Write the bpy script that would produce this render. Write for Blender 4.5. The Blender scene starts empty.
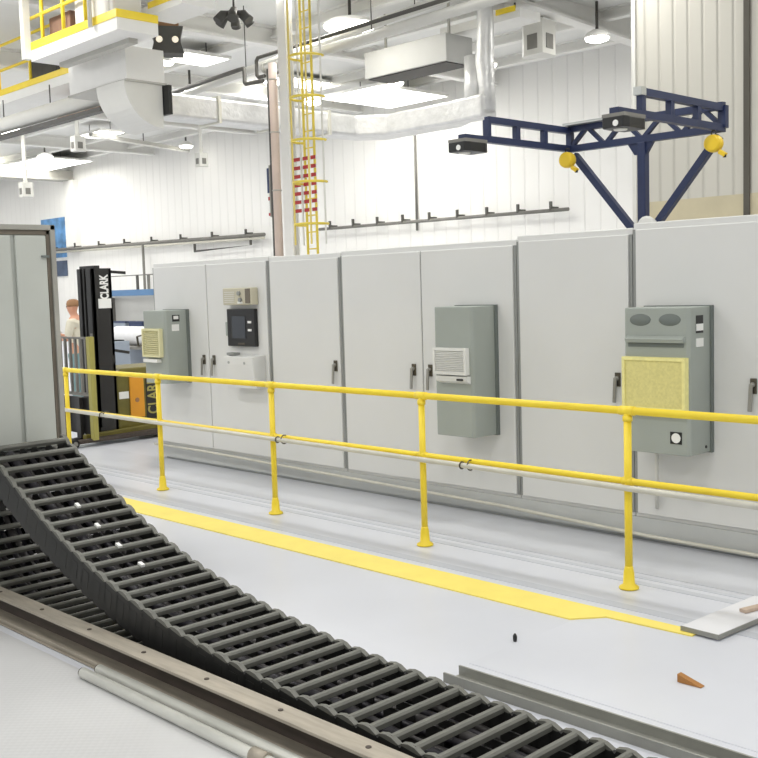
import bpy, bmesh, math, random
from mathutils import Vector, Matrix
random.seed(7)
scene = bpy.context.scene
COL = scene.collection
PI = math.pi

# ------------------------------------------------------------------ camera
R = ((0.6979528960138329, 0.7155100674181929, -0.030118073794929735),
     (-0.04131568218791652, 0.08221646022366616, 0.9957577356333405),
     (-0.7149508859713728, 0.693747646548443, -0.08694500306081868))
FPX = 1052.23
EYE = Vector((0, 0, 1.86))
cam_d = bpy.data.cameras.new('camera')
cam = bpy.data.objects.new('camera', cam_d)
COL.objects.link(cam)
r_, u_, f_ = (Vector(v) for v in R)
cam.matrix_world = Matrix(((r_.x, u_.x, -f_.x, EYE.x), (r_.y, u_.y, -f_.y, EYE.y), (r_.z, u_.z, -f_.z, EYE.z), (0, 0, 0, 1)))
cam_d.sensor_width = 36
cam_d.lens = FPX / 758 * 36
cam_d.clip_end = 200
scene.camera = cam

# ------------------------------------------------------------------ materials
def lin(c):
    return tuple((v / 12.92 if v <= 0.04045 else ((v + 0.055) / 1.055) ** 2.4) for v in (x / 255 for x in c))

def mat(name, rgb, rough=0.5, metal=0.0, var=0.06, scale=3.0, bump=0.0, bscale=40.0, emit=None, stretch=None, spec=0.5):
    m = bpy.data.materials.new(name)
    m.use_nodes = True
    nt = m.node_tree
    b = nt.nodes['Principled BSDF']
    b.inputs['Roughness'].default_value = rough
    b.inputs['Metallic'].default_value = metal
    b.inputs['Specular IOR Level'].default_value = spec
    c = lin(rgb)
    tc = nt.nodes.new('ShaderNodeTexCoord')
    mp = nt.nodes.new('ShaderNodeMapping')
    nt.links.new(tc.outputs['Object'], mp.inputs[0])
    if stretch: mp.inputs['Scale'].default_value = stretch
    n = nt.nodes.new('ShaderNodeTexNoise')
    n.inputs['Scale'].default_value = scale
    n.inputs['Detail'].default_value = 4
    nt.links.new(mp.outputs[0], n.inputs['Vector'])
    r = nt.nodes.new('ShaderNodeValToRGB')
    r.color_ramp.elements[0].position = 0.3
    r.color_ramp.elements[1].position = 0.7
    r.color_ramp.elements[0].color = (*[max(0, v * (1 - var)) for v in c], 1)
    r.color_ramp.elements[1].color = (*[min(1, v * (1 + var)) for v in c], 1)
    nt.links.new(n.outputs['Fac'], r.inputs[0])
    nt.links.new(r.outputs[0], b.inputs['Base Color'])
    if bump:
        n2 = nt.nodes.new('ShaderNodeTexNoise'); n2.inputs['Scale'].default_value = bscale
        nt.links.new(mp.outputs[0], n2.inputs['Vector'])
        bp = nt.nodes.new('ShaderNodeBump'); bp.inputs['Strength'].default_value = bump
        bp.inputs['Distance'].default_value = 0.02
        nt.links.new(n2.outputs['Fac'], bp.inputs['Height'])
        nt.links.new(bp.outputs[0], b.inputs['Normal'])
    if emit:
        b.inputs['Emission Color'].default_value = (*lin(rgb), 1)
        b.inputs['Emission Strength'].default_value = emit
    return m

M = {}
def dm(k, *a, **kw): M[k] = mat(k, *a, **kw)
dm('floor', (210, 212, 219), 0.32, var=0.03, scale=1.2)
dm('floor_shade', (206, 208, 214), 0.35, var=0.03, scale=2)
dm('floor_seam', (196, 199, 206), 0.4, var=0.03)
dm('sheet', (228, 228, 231), 0.35, var=0.02, scale=1.5)
dm('deck', (208, 208, 208), 0.38, var=0.04, scale=2)
dm('yellow_floor', (246, 226, 114), 0.5, var=0.04, scale=5)
dm('yellow', (253, 222, 58), 0.38, var=0.05, scale=6)
dm('pale_yellow', (228, 208, 120), 0.5, var=0.08)
dm('reel_yellow', (232, 196, 40), 0.4)
dm('conduit', (206, 203, 190), 0.35, 0.1, var=0.05, scale=8)
dm('cab', (222, 222, 219), 0.42, var=0.015, scale=1.5)
dm('cab_edge', (172, 174, 171), 0.5, var=0.03)
dm('plinth', (192, 194, 192), 0.5, var=0.04)
dm('gasket', (146, 148, 145), 0.7)
dm('ac', (160, 166, 159), 0.5, var=0.03, scale=4)
dm('ac_dark', (112, 119, 115), 0.55, var=0.03)
dm('grille_white', (226, 226, 221), 0.5)
dm('filter', (240, 232, 158), 0.7, var=0.07, scale=30)
dm('filter_core', (222, 213, 142), 0.85, var=0.08, scale=60)
dm('cream', (226, 221, 176), 0.6)
dm('beige', (196, 190, 168), 0.5)
dm('black', (30, 30, 30), 0.4)
dm('screen', (62, 66, 72), 0.2, var=0.1)
dm('handle', (96, 90, 78), 0.4, 0.5)
dm('handle_lever', (168, 166, 160), 0.3, 0.7)
dm('label', (236, 236, 232), 0.5)
dm('chain_dark', (30, 30, 28), 0.5, var=0.15, scale=6)
dm('chain_bar', (102, 102, 95), 0.5, var=0.1, scale=8)
dm('cable_a', (40, 38, 44), 0.5)
dm('cable_b', (58, 55, 54), 0.5)
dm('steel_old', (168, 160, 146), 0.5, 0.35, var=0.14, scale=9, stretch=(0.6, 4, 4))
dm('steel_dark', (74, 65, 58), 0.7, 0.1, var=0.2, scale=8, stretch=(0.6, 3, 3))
dm('galv', (190, 192, 188), 0.35, 0.5, var=0.08, scale=10, stretch=(0.6, 3, 3))
dm('pipe_steel', (218, 218, 210), 0.35, 0.25, var=0.08, scale=10, stretch=(0.6, 3, 3))
dm('angle', (150, 150, 143), 0.5, 0.3, var=0.08, scale=7)
dm('brown', (170, 118, 62), 0.7)
dm('tan', (188, 168, 150), 0.7)
dm('carriage', (190, 193, 186), 0.5, var=0.05, scale=2)
dm('carriage_frame', (168, 166, 158), 0.5, 0.2, var=0.12, scale=5)
dm('carriage_seal', (112, 104, 92), 0.7, var=0.15)
dm('wall', (244, 243, 239), 0.6, var=0.012, scale=0.5)
dm('wall_right', (222, 219, 208), 0.6, var=0.02, scale=0.6)
dm('wall_tan', (200, 190, 160), 0.6)
dm('wall_joint', (86, 82, 74), 0.7)
dm('ceiling', (232, 232, 228), 0.7, var=0.04, scale=0.4)
dm('white', (238, 237, 232), 0.5, var=0.02)
dm('offwhite', (222, 221, 214), 0.5, var=0.02)
dm('grey_beam', (186, 184, 176), 0.6, var=0.03)
dm('hood', (190, 190, 186), 0.5, var=0.02)
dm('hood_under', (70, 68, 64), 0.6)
dm('foil', (222, 222, 220), 0.38, 0.35, var=0.08, scale=5, bump=0.9, bscale=7)
dm('duct_cream', (216, 214, 202), 0.4, 0.25, var=0.05, scale=2, bump=0.3, bscale=4)
dm('ceil_pipe', (206, 205, 198), 0.4, var=0.03)
dm('dark_pipe', (84, 82, 77), 0.55)
dm('pink', (206, 188, 176), 0.6)
dm('blue_steel', (35, 46, 80), 0.42, var=0.1, scale=4)
dm('olive', (108, 100, 40), 0.5, var=0.12, scale=6)
dm('olive_light', (166, 158, 84), 0.5, var=0.1)
dm('mast', (38, 37, 36), 0.45, var=0.12)
dm('orange', (222, 152, 38), 0.5, var=0.08)
dm('rubber', (34, 34, 34), 0.8)
dm('ladder_yellow', (232, 210, 84), 0.5)
dm('red', (178, 44, 44), 0.5)
dm('blue_paint', (94, 134, 176), 0.5)
dm('navy', (56, 70, 104), 0.6)
dm('poster_blue', (92, 142, 190), 0.5, var=0.45, scale=2.2)
dm('poster_dark', (70, 84, 108), 0.5, var=0.3, scale=2)
dm('rust', (160, 120, 84), 0.7, var=0.2)
dm('grey_equipment', (126, 124, 118), 0.6, var=0.15)
dm('dark_equipment', (78, 77, 73), 0.6, var=0.2)
dm('brown_equipment', (140, 108, 90), 0.7, var=0.2)
dm('skin', (214, 160, 132), 0.6)
dm('shirt', (226, 220, 200), 0.8)
dm('trousers', (126, 156, 158), 0.8)
dm('paper', (244, 244, 244), 0.7)
dm('grey_blue', (158, 168, 180), 0.6, var=0.06)
dm('lens', (255, 252, 242), 0.4, emit=9.0, var=0.0)
dm('panel_light', (255, 253, 246), 0.4, emit=5.0, var=0.0)
dm('small_lens', (235, 226, 206), 0.4, emit=.5, var=0.0)

def wall_mat(name, rgb, pitch, dark=0.9, horizontal_axis='X'):
    """painted sheet-metal panels: a fine groove every `pitch` metres, as bump plus a slightly darker line"""
    m = mat(name, rgb, 0.55, var=0.012, scale=0.5)
    nt = m.node_tree
    b = nt.nodes['Principled BSDF']
    g = nt.nodes.new('ShaderNodeNewGeometry')
    sp = nt.nodes.new('ShaderNodeSeparateXYZ')
    nt.links.new(g.outputs['Position'], sp.inputs[0])
    mo = nt.nodes.new('ShaderNodeMath'); mo.operation = 'PINGPONG'; mo.inputs[1].default_value = pitch / 2
    nt.links.new(sp.outputs[horizontal_axis], mo.inputs[0])
    lt = nt.nodes.new('ShaderNodeMapRange')
    lt.inputs['From Min'].default_value = 0.0; lt.inputs['From Max'].default_value = 0.03
    nt.links.new(mo.outputs[0], lt.inputs['Value'])
    bp = nt.nodes.new('ShaderNodeBump'); bp.inputs['Distance'].default_value = 0.02; bp.inputs['Strength'].default_value = 0.6
    nt.links.new(lt.outputs[0], bp.inputs['Height'])
    nt.links.new(bp.outputs[0], b.inputs['Normal'])
    mx = nt.nodes.new('ShaderNodeMixRGB'); mx.blend_type = 'MULTIPLY'
    mr = nt.nodes.new('ShaderNodeMapRange'); mr.inputs['To Min'].default_value = 1.0; mr.inputs['To Max'].default_value = 0.0
    mr.inputs['From Max'].default_value = 0.03
    nt.links.new(mo.outputs[0], mr.inputs['Value'])
    nt.links.new(mr.outputs[0], mx.inputs[0])
    src = b.inputs['Base Color'].links[0].from_socket
    nt.links.new(src, mx.inputs[1]); mx.inputs[2].default_value = (dark, dark, dark, 1)
    nt.links.new(mx.outputs[0], b.inputs['Base Color'])
    return m
M['wall_back'] = wall_mat('wall_back', (244, 243, 239), 0.45, 0.93)
M['wall_panels'] = wall_mat('wall_panels', (203, 200, 189), 0.215, 0.84)

def tread_mat():
    """grey painted tread plate: small diagonal raised lozenges as bump"""
    m = mat('tread', (199, 199, 199), 0.36, var=0.04, scale=2)
    nt = m.node_tree
    b = nt.nodes['Principled BSDF']
    g = nt.nodes.new('ShaderNodeNewGeometry')
    mp = nt.nodes.new('ShaderNodeMapping'); mp.inputs['Scale'].default_value = (34, 34, 34); mp.inputs['Rotation'].default_value = (0, 0, PI / 4)
    nt.links.new(g.outputs['Position'], mp.inputs[0])
    ch = nt.nodes.new('ShaderNodeTexVoronoi'); ch.inputs['Scale'].default_value = 1.0; ch.inputs['Randomness'].default_value = 0.0
    nt.links.new(mp.outputs[0], ch.inputs['Vector'])
    bp = nt.nodes.new('ShaderNodeBump'); bp.inputs['Strength'].default_value = 0.25; bp.inputs['Distance'].default_value = 0.004
    nt.links.new(ch.outputs['Distance'], bp.inputs['Height'])
    nt.links.new(bp.outputs[0], b.inputs['Normal'])
    return m
M['tread'] = tread_mat()

# ------------------------------------------------------------------ mesh helpers
ORG = {}
class MB:
    def __init__(s): s.bm = bmesh.new()
    def box(s, x0, x1, y0, y1, z0, z1):
        x0, x1 = min(x0, x1), max(x0, x1); y0, y1 = min(y0, y1), max(y0, y1); z0, z1 = min(z0, z1), max(z0, z1)
        v = [s.bm.verts.new((x, y, z)) for z in (z0, z1) for y in (y0, y1) for x in (x0, x1)]
        for f in ((0, 2, 3, 1), (4, 5, 7, 6), (0, 1, 5, 4), (2, 6, 7, 3), (0, 4, 6, 2), (1, 3, 7, 5)):
            s.bm.faces.new([v[i] for i in f])
        return s
    def bar(s, p, q, w, h, up=(0, 0, 1)):
        p, q = Vector(p), Vector(q); d = (q - p).normalized(); up = Vector(up)
        sd = d.cross(up)
        if sd.length < 1e-4: sd = d.cross(Vector((0, 1, 0)))
        sd.normalize(); uu = sd.cross(d)
        v = []
        for e in (p, q):
            for a, b in ((-1, -1), (1, -1), (1, 1), (-1, 1)):
                v.append(s.bm.verts.new(e + sd * (a * w / 2) + uu * (b * h / 2)))
        for f in ((3, 2, 1, 0), (4, 5, 6, 7), (0, 1, 5, 4), (1, 2, 6, 5), (2, 3, 7, 6), (3, 0, 4, 7)):
            s.bm.faces.new([v[i] for i in f])
        return s
    def tube(s, pts, r, n=12, caps=True):
        pts = [Vector(p) for p in pts]
        rr = r if isinstance(r, (list, tuple)) else [r] * len(pts)
        rings = []; prev = None
        for i, p in enumerate(pts):
            a = pts[max(i - 1, 0)]; b = pts[min(i + 1, len(pts) - 1)]
            if i not in (0, len(pts) - 1):
                t = (p - a).normalized() + (b - p).normalized()
            else: t = b - a
            t.normalize()
            if prev is None:
                ref = Vector((0, 0, 1)) if abs(t.z) < 0.9 else Vector((1, 0, 0))
            else: ref = prev
            x = (ref - t * ref.dot(t)).normalized(); y = t.cross(x); prev = x
            rings.append([s.bm.verts.new(p + (x * math.cos(2 * PI * k / n) + y * math.sin(2 * PI * k / n)) * rr[i]) for k in range(n)])
        for a, b in zip(rings, rings[1:]):
            for k in range(n):
                f = s.bm.faces.new((a[k], a[(k + 1) % n], b[(k + 1) % n], b[k])); f.smooth = True
        if caps:
            s.bm.faces.new(rings[0][::-1]); s.bm.faces.new(rings[-1])
        return s
    def ring(s, c, ax, ay, R0, r, n=24, m=6, a0=0, a1=2 * PI):
        c, ax, ay = Vector(c), Vector(ax), Vector(ay)
        full = abs(a1 - a0 - 2 * PI) < 1e-6
        k = n if full else n + 1
        pts = [c + ax * (R0 * math.cos(a0 + (a1 - a0) * i / n)) + ay * (R0 * math.sin(a0 + (a1 - a0) * i / n)) for i in range(n + 1)]
        return s.tube(pts, r, m, caps=not full)
    def prism(s, poly, axis, a, b):
        """extrude polygon (list of 2-D points) along axis from a to b; the 2-D axes are the two others in order"""
        def P(p, w):
            return {'x': (w, p[0], p[1]), 'y': (p[0], w, p[1]), 'z': (p[0], p[1], w)}[axis]
        A = [s.bm.verts.new(P(p, a)) for p in poly]; B = [s.bm.verts.new(P(p, b)) for p in poly]
        n = len(poly)
        s.bm.faces.new(A); s.bm.faces.new(B[::-1])
        for i in range(n): s.bm.faces.new((A[i], B[i], B[(i + 1) % n], A[(i + 1) % n]))
        return s
    def lathe(s, c, prof, n=24, axis='z'):
        """prof: (radius, height) pairs, revolved about an axis through c"""
        c = Vector(c)
        rings = []
        for r, h in prof:
            ring = []
            for k in range(n):
                a = 2 * PI * k / n
                v = {'z': (r * math.cos(a), r * math.sin(a), h), 'y': (r * math.cos(a), h, r * math.sin(a)), 'x': (h, r * math.cos(a), r * math.sin(a))}[axis]
                ring.append(s.bm.verts.new(c + Vector(v)))
            rings.append(ring)
        for a, b in zip(rings, rings[1:]):
            for k in range(n):
                f = s.bm.faces.new((a[k], a[(k + 1) % n], b[(k + 1) % n], b[k])); f.smooth = True
        s.bm.faces.new(rings[0][::-1]); s.bm.faces.new(rings[-1])
        return s
    def build(s, name, m, parent=None, bevel=0.0, seg=2):
        bmesh.ops.recalc_face_normals(s.bm, faces=s.bm.faces)
        me = bpy.data.meshes.new(name)
        if parent is not None:
            s.bm.transform(Matrix.Translation(-ORG[parent.name]))
        s.bm.to_mesh(me); s.bm.free()
        me.materials.append(M[m] if isinstance(m, str) else m)
        o = bpy.data.objects.new(name, me); COL.objects.link(o)
        ORG[o.name] = ORG[parent.name].copy() if parent is not None else Vector((0, 0, 0))
        if parent is not None: o.parent = parent
        if bevel:
            bv = o.modifiers.new('bevel', 'BEVEL'); bv.width = bevel; bv.segments = seg; bv.limit_method = 'ANGLE'
        return o

def recenter(o):
    """put a single-mesh thing's origin at the base of its mesh"""
    vs = [v.co for v in o.data.vertices]
    c = Vector((sum(v.x for v in vs) / len(vs), sum(v.y for v in vs) / len(vs), min(v.z for v in vs)))
    o.data.transform(Matrix.Translation(-c)); o.location = c; ORG[o.name] = c
    return o

def tag(o, label, cat, group=None):
    o['label'] = label; o['category'] = cat
    if group: o['group'] = group
    if o.type == 'MESH' and o.parent is None and o.location.length == 0: recenter(o)
    return o

def thing(name, loc, label, cat, group=None):
    o = bpy.data.objects.new(name, None); COL.objects.link(o)
    o.empty_display_size = 0.1
    o.location = loc; ORG[o.name] = Vector(loc)
    return tag(o, label, cat, group)

def struct(o):
    o['kind'] = 'structure'; return o

def copy_tree(o, parent=None):
    c = o.copy(); COL.objects.link(c)
    if parent is not None: c.parent = parent
    ORG[c.name] = ORG[o.name].copy()
    for ch in [x for x in bpy.data.objects if x.parent == o]:
        copy_tree(ch, c)
    return c

def lettering(txt, size, mtx, m, parent, name='lettering', bold=0.0, xs=1.0, ext=0.002):
    cu = bpy.data.curves.new('txt', 'FONT'); cu.body = txt; cu.size = size; cu.extrude = ext; cu.offset = bold
    cu.align_x = 'CENTER'; cu.align_y = 'CENTER'
    to = bpy.data.objects.new('txt', cu); COL.objects.link(to)
    dg = bpy.context.evaluated_depsgraph_get()
    me = bpy.data.meshes.new_from_object(to.evaluated_get(dg))
    bpy.data.objects.remove(to); bpy.data.curves.remove(cu)
    me.transform(Matrix.Diagonal((xs, 1, 1, 1)))
    me.transform(mtx)
    me.transform(Matrix.Translation(-ORG[parent.name]))
    me.materials.clear(); me.materials.append(M[m])
    o = bpy.data.objects.new(name, me); COL.objects.link(o); o.parent = parent
    ORG[o.name] = ORG[parent.name].copy()
    return o

# ------------------------------------------------------------------ the setting
CEIL = 7.3; YW = 21.5; XL = -52.0; XR = 6.0; YF = -7.0
TY0, TY1, TZ = 2.64, 3.30, -0.135       # sunken trough the cable chain runs in
fb = MB(); fb.box(XL, XR, YF, TY0, -0.3, 0.0); fb.box(XL, XR, TY1, YW + .3, -0.3, 0.0); fb.box(XL, XR, TY0, TY1, -0.3, TZ)
bmesh.ops.remove_doubles(fb.bm, verts=fb.bm.verts, dist=1e-4)
struct(fb.build('floor', 'floor'))
struct(MB().box(XL, XR, YW, YW + .3, 0, CEIL).build('wall_back', 'wall_back'))
struct(MB().box(XL - .3, XL, YF, YW + .3, 0, CEIL).build('wall_left', 'wall'))
struct(MB().box(XL, XR, YF, YW + .3, CEIL, CEIL + .2).build('ceiling', 'ceiling'))
# inner wall of ribbed panels at the right with a tan lower band
wr = struct(MB().box(-8.1, XR, 13.0, 13.2, 2.92, CEIL).build('wall_right', 'wall_panels'))
wt = MB().box(-7.85, XR, 13.0, 13.2, 0, 2.92); wt.box(-8.1, -7.85, 13.0, 13.2, 0, 2.92)
struct(wt.build('trim_1', 'wall_tan'))
struct(MB().box(-6.52, -6.44, 12.97, 13.0, 0.0, CEIL).build('trim_2', 'wall_joint'))
struct(MB().box(-8.16, -8.10, 12.97, 13.2, 0.0, CEIL).build('trim_3', 'offwhite'))
# floor: lower-left tread plate deck, walkway seams, cabinets' shade painted as a darker strip
struct(MB().box(XL + 40, XR - 5, YF + 6, 2.46, 0.0, 0.004).build('trim_4', 'tread'))
for i, (y0, y1, mm) in enumerate(((5.03, 5.11, 'floor_seam'), (5.50, 5.56, 'floor_seam'), (5.62, 5.66, 'floor_seam'), (5.72, 6.46, 'floor_shade'))):
    struct(MB().box(-12.0, XR - 4, y0, y1, 0.0, 0.003).build('trim_%d' % (5 + i), mm))
# roof beams (I sections)
def ibeam(name, p, q, w, h, m, t=0.05):
    p, q = Vector(p), Vector(q)
    b = MB(); up = Vector((0, 0, 1))
    b.bar(p, q, 0.04, h)
    b.bar(p + up * h / 2, q + up * h / 2, w, t); b.bar(p - up * h / 2, q - up * h / 2, w, t)
    return struct(b.build(name, m))
ibeam('trim_9', (-12.4, 12.5, 7.45), (-12.4, 21.4, 6.98), 0.3, 0.5, 'white')
for i, x in enumerate((-17.5, -22.5, -27.5, -33.5)):
    ibeam('trim_%d' % (10 + i), (x, 6.0, 7.1), (x, 21.4, 7.1), 0.25, 0.36, 'white')
for i, y in enumerate((11.2, 14.2, 16.2, 18.6, 20.4)):
    ibeam('trim_%d' % (14 + i), (XL, y, 7.19), (-8.2, y, 7.19), 0.18, 0.2, 'white')
# overhead girder along the far left that ends in the back wall
gb = MB(); gb.box(-40.2, -39.7, 8, YW, 6.62, 6.95); gb.box(-40.3, -39.6, 8, YW, 6.55, 6.63)
struct(gb.build('trim_19', 'grey_beam'))
struct(MB().box(-40.1, -39.3, YW - .25, YW, 3.9, 6.55).build('trim_20', 'white'))

# ------------------------------------------------------------------ yellow floor plate, loose sheets
pl = MB(); pl.prism([(-9.2, 4.67), (-3.36, 4.67), (-3.23, 4.83), (-2.72, 4.85), (-2.72, 4.94), (-9.2, 4.94)], 'z', 0.0, 0.008)
tag(pl.build('floor_plate', 'yellow_floor'), 'long yellow painted plate on the floor in front of the railing', 'floor plate')
sh = MB(); sh.prism([(-3.34, 4.655), (-3.21, 4.825), (-1.0, 4.87), (-1.0, 3.8), (-3.34, 3.8)], 'z', 0.0, 0.0025)
tag(sh.build('cover_sheet', 'floor'), 'thin white cover sheet lying on the floor beside the end of the yellow plate', 'sheet')
sl = MB(); sl.prism([(-2.80, 4.885), (-2.585, 4.875), (-2.53, 5.62), (-2.76, 5.62)], 'z', 0.008, 0.036)
so = sl.build('floor_slab', 'sheet', bevel=0.004)
tag(so, 'raised white slab with a grey edge at the right end of the yellow plate', 'slab')
b = MB(); b.prism([(-2.805, 4.881), (-2.583, 4.869), (-2.524, 5.62), (-2.53, 5.62), (-2.587, 4.876), (-2.80, 4.887)], 'z', 0.009, 0.034)
b.build('edge_strip', 'angle', so)
tag(MB().box(-2.66, -2.42, 5.72, 5.8, 0.003, 0.03).build('flat_bar', 'angle', bevel=0.003), 'grey flat bar on the floor behind the raised white slab', 'bar')
tag(MB().bar((-2.66, 5.28, 0.0465), (-2.6, 5.5, 0.0465), 0.045, 0.02).build('wood_block', 'tan', bevel=0.004), 'small brown block lying on the raised white slab', 'block')
wd = MB(); wd.prism([(-2.455, 0.003), (-2.335, 0.003), (-2.335, 0.007), (-2.455, 0.042)], 'y', 4.24, 4.275)
tag(wd.build('wedge', 'brown', bevel=0.003), 'small brown wedge lying alone on the white floor sheet', 'wedge')
bl = MB(); bl.lathe((-3.37, 4.2, 0), [(0.009, 0.0), (0.011, 0.012), (0.011, 0.03), (0.005, 0.042)], 10)
bo = bl.build('bolt', 'black'); tag(bo, 'small dark bolt standing on the white floor above the steel channel', 'bolt')
# loose U channel on the floor, right foreground
ch = MB()
ch.box(-3.27, -0.8, 3.535, 3.545, 0.0, 0.046); ch.box(-3.27, -0.8, 3.645, 3.655, 0.0, 0.05)
ch.box(-3.27, -0.8, 3.545, 3.645, 0.003, 0.006)
c_ = ch.build('steel_channel', 'angle'); tag(c_, 'grey steel U channel lying open side up on the white floor', 'channel')

# ------------------------------------------------------------------ guide rail (C channel) by the chain, two pipes
t = thing('guide_rail', (-4.5, 2.57, 0), 'long weathered steel guide rail with a dark groove in front of the black chain', 'rail')
MB().box(-9.5, -0.5, 2.53, 2.64, 0.135, 0.15).build('upper_flange', 'steel_old', t, 0.003)
MB().box(-9.5, -0.5, 2.61, 2.64, 0.028, 0.135).build('web', 'steel_dark', t)  # shade inside the groove painted as a darker colour than the flanges
MB().box(-9.5, -0.5, 2.525, 2.64, 0.004, 0.028).build('lower_flange', 'steel_old', t, 0.003)
b = MB()
for k in range(16): b.lathe((-8.5 + k * 0.52, 2.585, 0.15), [(0.012, 0), (0.012, 0.003)], 10)
b.build('rivets', 'steel_dark', t)
MB().box(-9.5, -0.5, 2.508, 2.522, 0.004, 0.008).build('edge_strip', 'steel_old', t)

def floor_pipe(y, x0, x1, r, label, coupling=None):
    t = thing('steel_pipe', ((x0 + x1) / 2, y, 0.004), label, 'pipe', 'loose pipes on the tread plate')
    MB().tube([(x0, y, 0.004 + r), (x1, y, 0.004 + r)], r, 16).build('tube', 'pipe_steel', t)
    MB().tube([(x0 - .012, y, 0.004 + r), (x0 + .0, y, 0.004 + r)], r * .86, 16).build('end_plug', 'steel_dark', t)
    if coupling: MB().tube([(coupling - .045, y, 0.004 + r * 1.15), (coupling + .045, y, 0.004 + r * 1.15)], r * 1.2, 16).build('coupling', 'steel_old', t)
floor_pipe(2.412, -4.62, -1.2, 0.026, 'steel pipe with a coupling on the tread plate, the one farther from the rail', -3.22)
floor_pipe(2.488, -4.6, -1.2, 0.026, 'plain steel pipe without a coupling lying against the guide rail')

# ------------------------------------------------------------------ cable carriers (drag chains)
def path_sampler(pts):
    # Catmull-Rom through the points, dense, with arc length
    P = [Vector((x, 0, z)) for x, z in pts]
    out = []
    for i in range(len(P) - 1):
        a, b, c, d = P[max(i - 1, 0)], P[i], P[i + 1], P[min(i + 2, len(P) - 1)]
        for k in range(24):
            t = k / 24
            out.append(0.5 * ((2 * b) + (c - a) * t + (2 * a - 5 * b + 4 * c - d) * t * t + (3 * b - a - 3 * c + d) * t ** 3))
    out.append(P[-1])
    L = [0]
    for a, b in zip(out, out[1:]): L.append(L[-1] + (b - a).length)
    def at(s):
        s = max(0, min(s, L[-1]))
        lo = 0
        for i in range(len(L) - 1):
            if L[i + 1] >= s: lo = i; break
        u = (s - L[lo]) / max(1e-9, L[lo + 1] - L[lo])
        return out[lo].lerp(out[lo + 1], u), (out[lo + 1] - out[lo]).normalized()
    return at, L[-1]

def carrier(pts, y0, y1, H, pitch, label, clips=()):
    at, Ltot = path_sampler(pts)
    n = int(Ltot / pitch)
    p0, _ = at(Ltot / 2)
    t = thing('cable_carrier', (p0.x, (y0 + y1) / 2, 0), label, 'cable chain')
    O = ORG[t.name]
    # one side link: plate with bulged, scalloped top edge, along local +x, centred
    def side(sgn):
        b = MB(); h = H / 2; l = pitch * 0.52
        poly = [(-l, -h * .8), (-l * .7, -h), (l * .7, -h), (l, -h * .8), (l, h * .68), (l * .55, h * .86), (l * .12, h * .97), (-l * .35, h * 1.0), (-l * .8, h * .9), (-l, h * .72)]
        b.prism(poly, 'y', -0.011, 0.011)
        b.prism([(-l * .9, -h * .55), (l * .1, -h * .55), (l * .1, h * .5), (-l * .9, h * .5)], 'y', -0.0122, 0.0122)
        return b
    near = side(1)
    sm = near.build('side_link', 'chain_dark', None)
    # scalloped rim on top of a side link
    b = MB(); h = H / 2; l = pitch * 0.52
    b.prism([(-l * .9, h * .86), (-l * .9, h * .94), (-l * .35, h * 1.03), (l * .2, h * 1.0), (l * .8, h * .82), (l * .6, h * .76)], 'y', -0.012, 0.013)
    rm = b.build('link_rim', 'chain_bar', None)
    # cross bar: rounded stave spanning the width
    b = MB(); w = (y1 - y0)
    b.prism([(-.017, -.012), (-.011, -.017), (.011, -.017), (.017, -.012), (.017, .008), (.009, .016), (-.009, .016), (-.017, .008)], 'y', -w / 2 + .012, w / 2 - .012)
    bm_ = b.build('crossbar', 'chain_bar', None)
    b = MB(); b.prism([(-.052, -.008), (.052, -.008), (.052, .006), (-.052, .006)], 'y', -w / 2 + .012, w / 2 - .012)
    bb = b.build('lower_crossbar', 'chain_dark', None)
    b = MB()
    for yy in (-w * .28, -w * .02, w * .12, w * .30): b.box(-.05, .05, yy - .005, yy + .005, -h * .8, h * .55)
    b.box(-.04, .04, -w * .285, w * .305, -h * .8, -h * .7)
    dv = b.build('divider', 'chain_dark', None)
    protos = (sm, rm, bm_, bb, dv)
    used = set()
    def put(o, loc, mtx):
        c = o if o.name not in used else o.copy()
        if o.name in used: COL.objects.link(c)
        used.add(o.name)
        c.parent = t
        c.matrix_local = Matrix.Translation(Vector(loc) - O) @ mtx
    for k in range(n):
        p, tg = at((k + .5) * pitch)
        ang = math.atan2(tg.z, tg.x)
        rot = Matrix.Rotation(-ang, 4, 'Y')
        nrm = Vector((-tg.z, 0, tg.x))
        if nrm.z < 0 and abs(tg.x) > .3: pass
        yc = (y0 + y1) / 2
        for yy in (y0 + .011, y1 - .011):
            put(sm, (p.x, yy, p.z), rot)
        top = p + nrm * (H / 2 - .014)
        put(bm_, (top.x, yc, top.z), rot)
        if k % 2 == 0:
            put(dv, (p.x, yc, p.z), rot)
        bot = p - nrm * (H / 2 - .012)
        put(bb, (bot.x, yc, bot.z), rot)
        for yy in (y0 + .011, y1 - .011):
            put(rm, (p.x, yy, p.z), rot)
        if k in clips:
            q = p + nrm * (H / 2 + .006)
            MB().bar((q.x - tg.x * .02, yc - w * .05, q.z - tg.z * .02), (q.x + tg.x * .02, yc - w * .05, q.z + tg.z * .02), .022, .014).build('clip', 'label', t)
    # cables laid inside
    for i, (fy, r, mm) in enumerate(((.1, .022, 'cable_a'), (.2, .026, 'cable_b'), (.36, .03, 'cable_a'), (.44, .016, 'cable_b'), (.58, .018, 'cable_a'), (.68, .026, 'cable_b'), (.78, .016, 'cable_a'), (.9, .02, 'cable_b'))):
        pp = []
        m_ = max(8, int(Ltot / .12))
        for k in range(m_ + 1):
            p, tg = at(Ltot * k / m_)
            nrm = Vector((-tg.z, 0, tg.x))
            q = p + nrm * (-.02 + .012 * math.sin(k * .7 + i))
            pp.append((q.x, y0 + w * fy, q.z))
        MB().tube(pp, r, 8).build('cable', mm, t)
    return t

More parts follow.
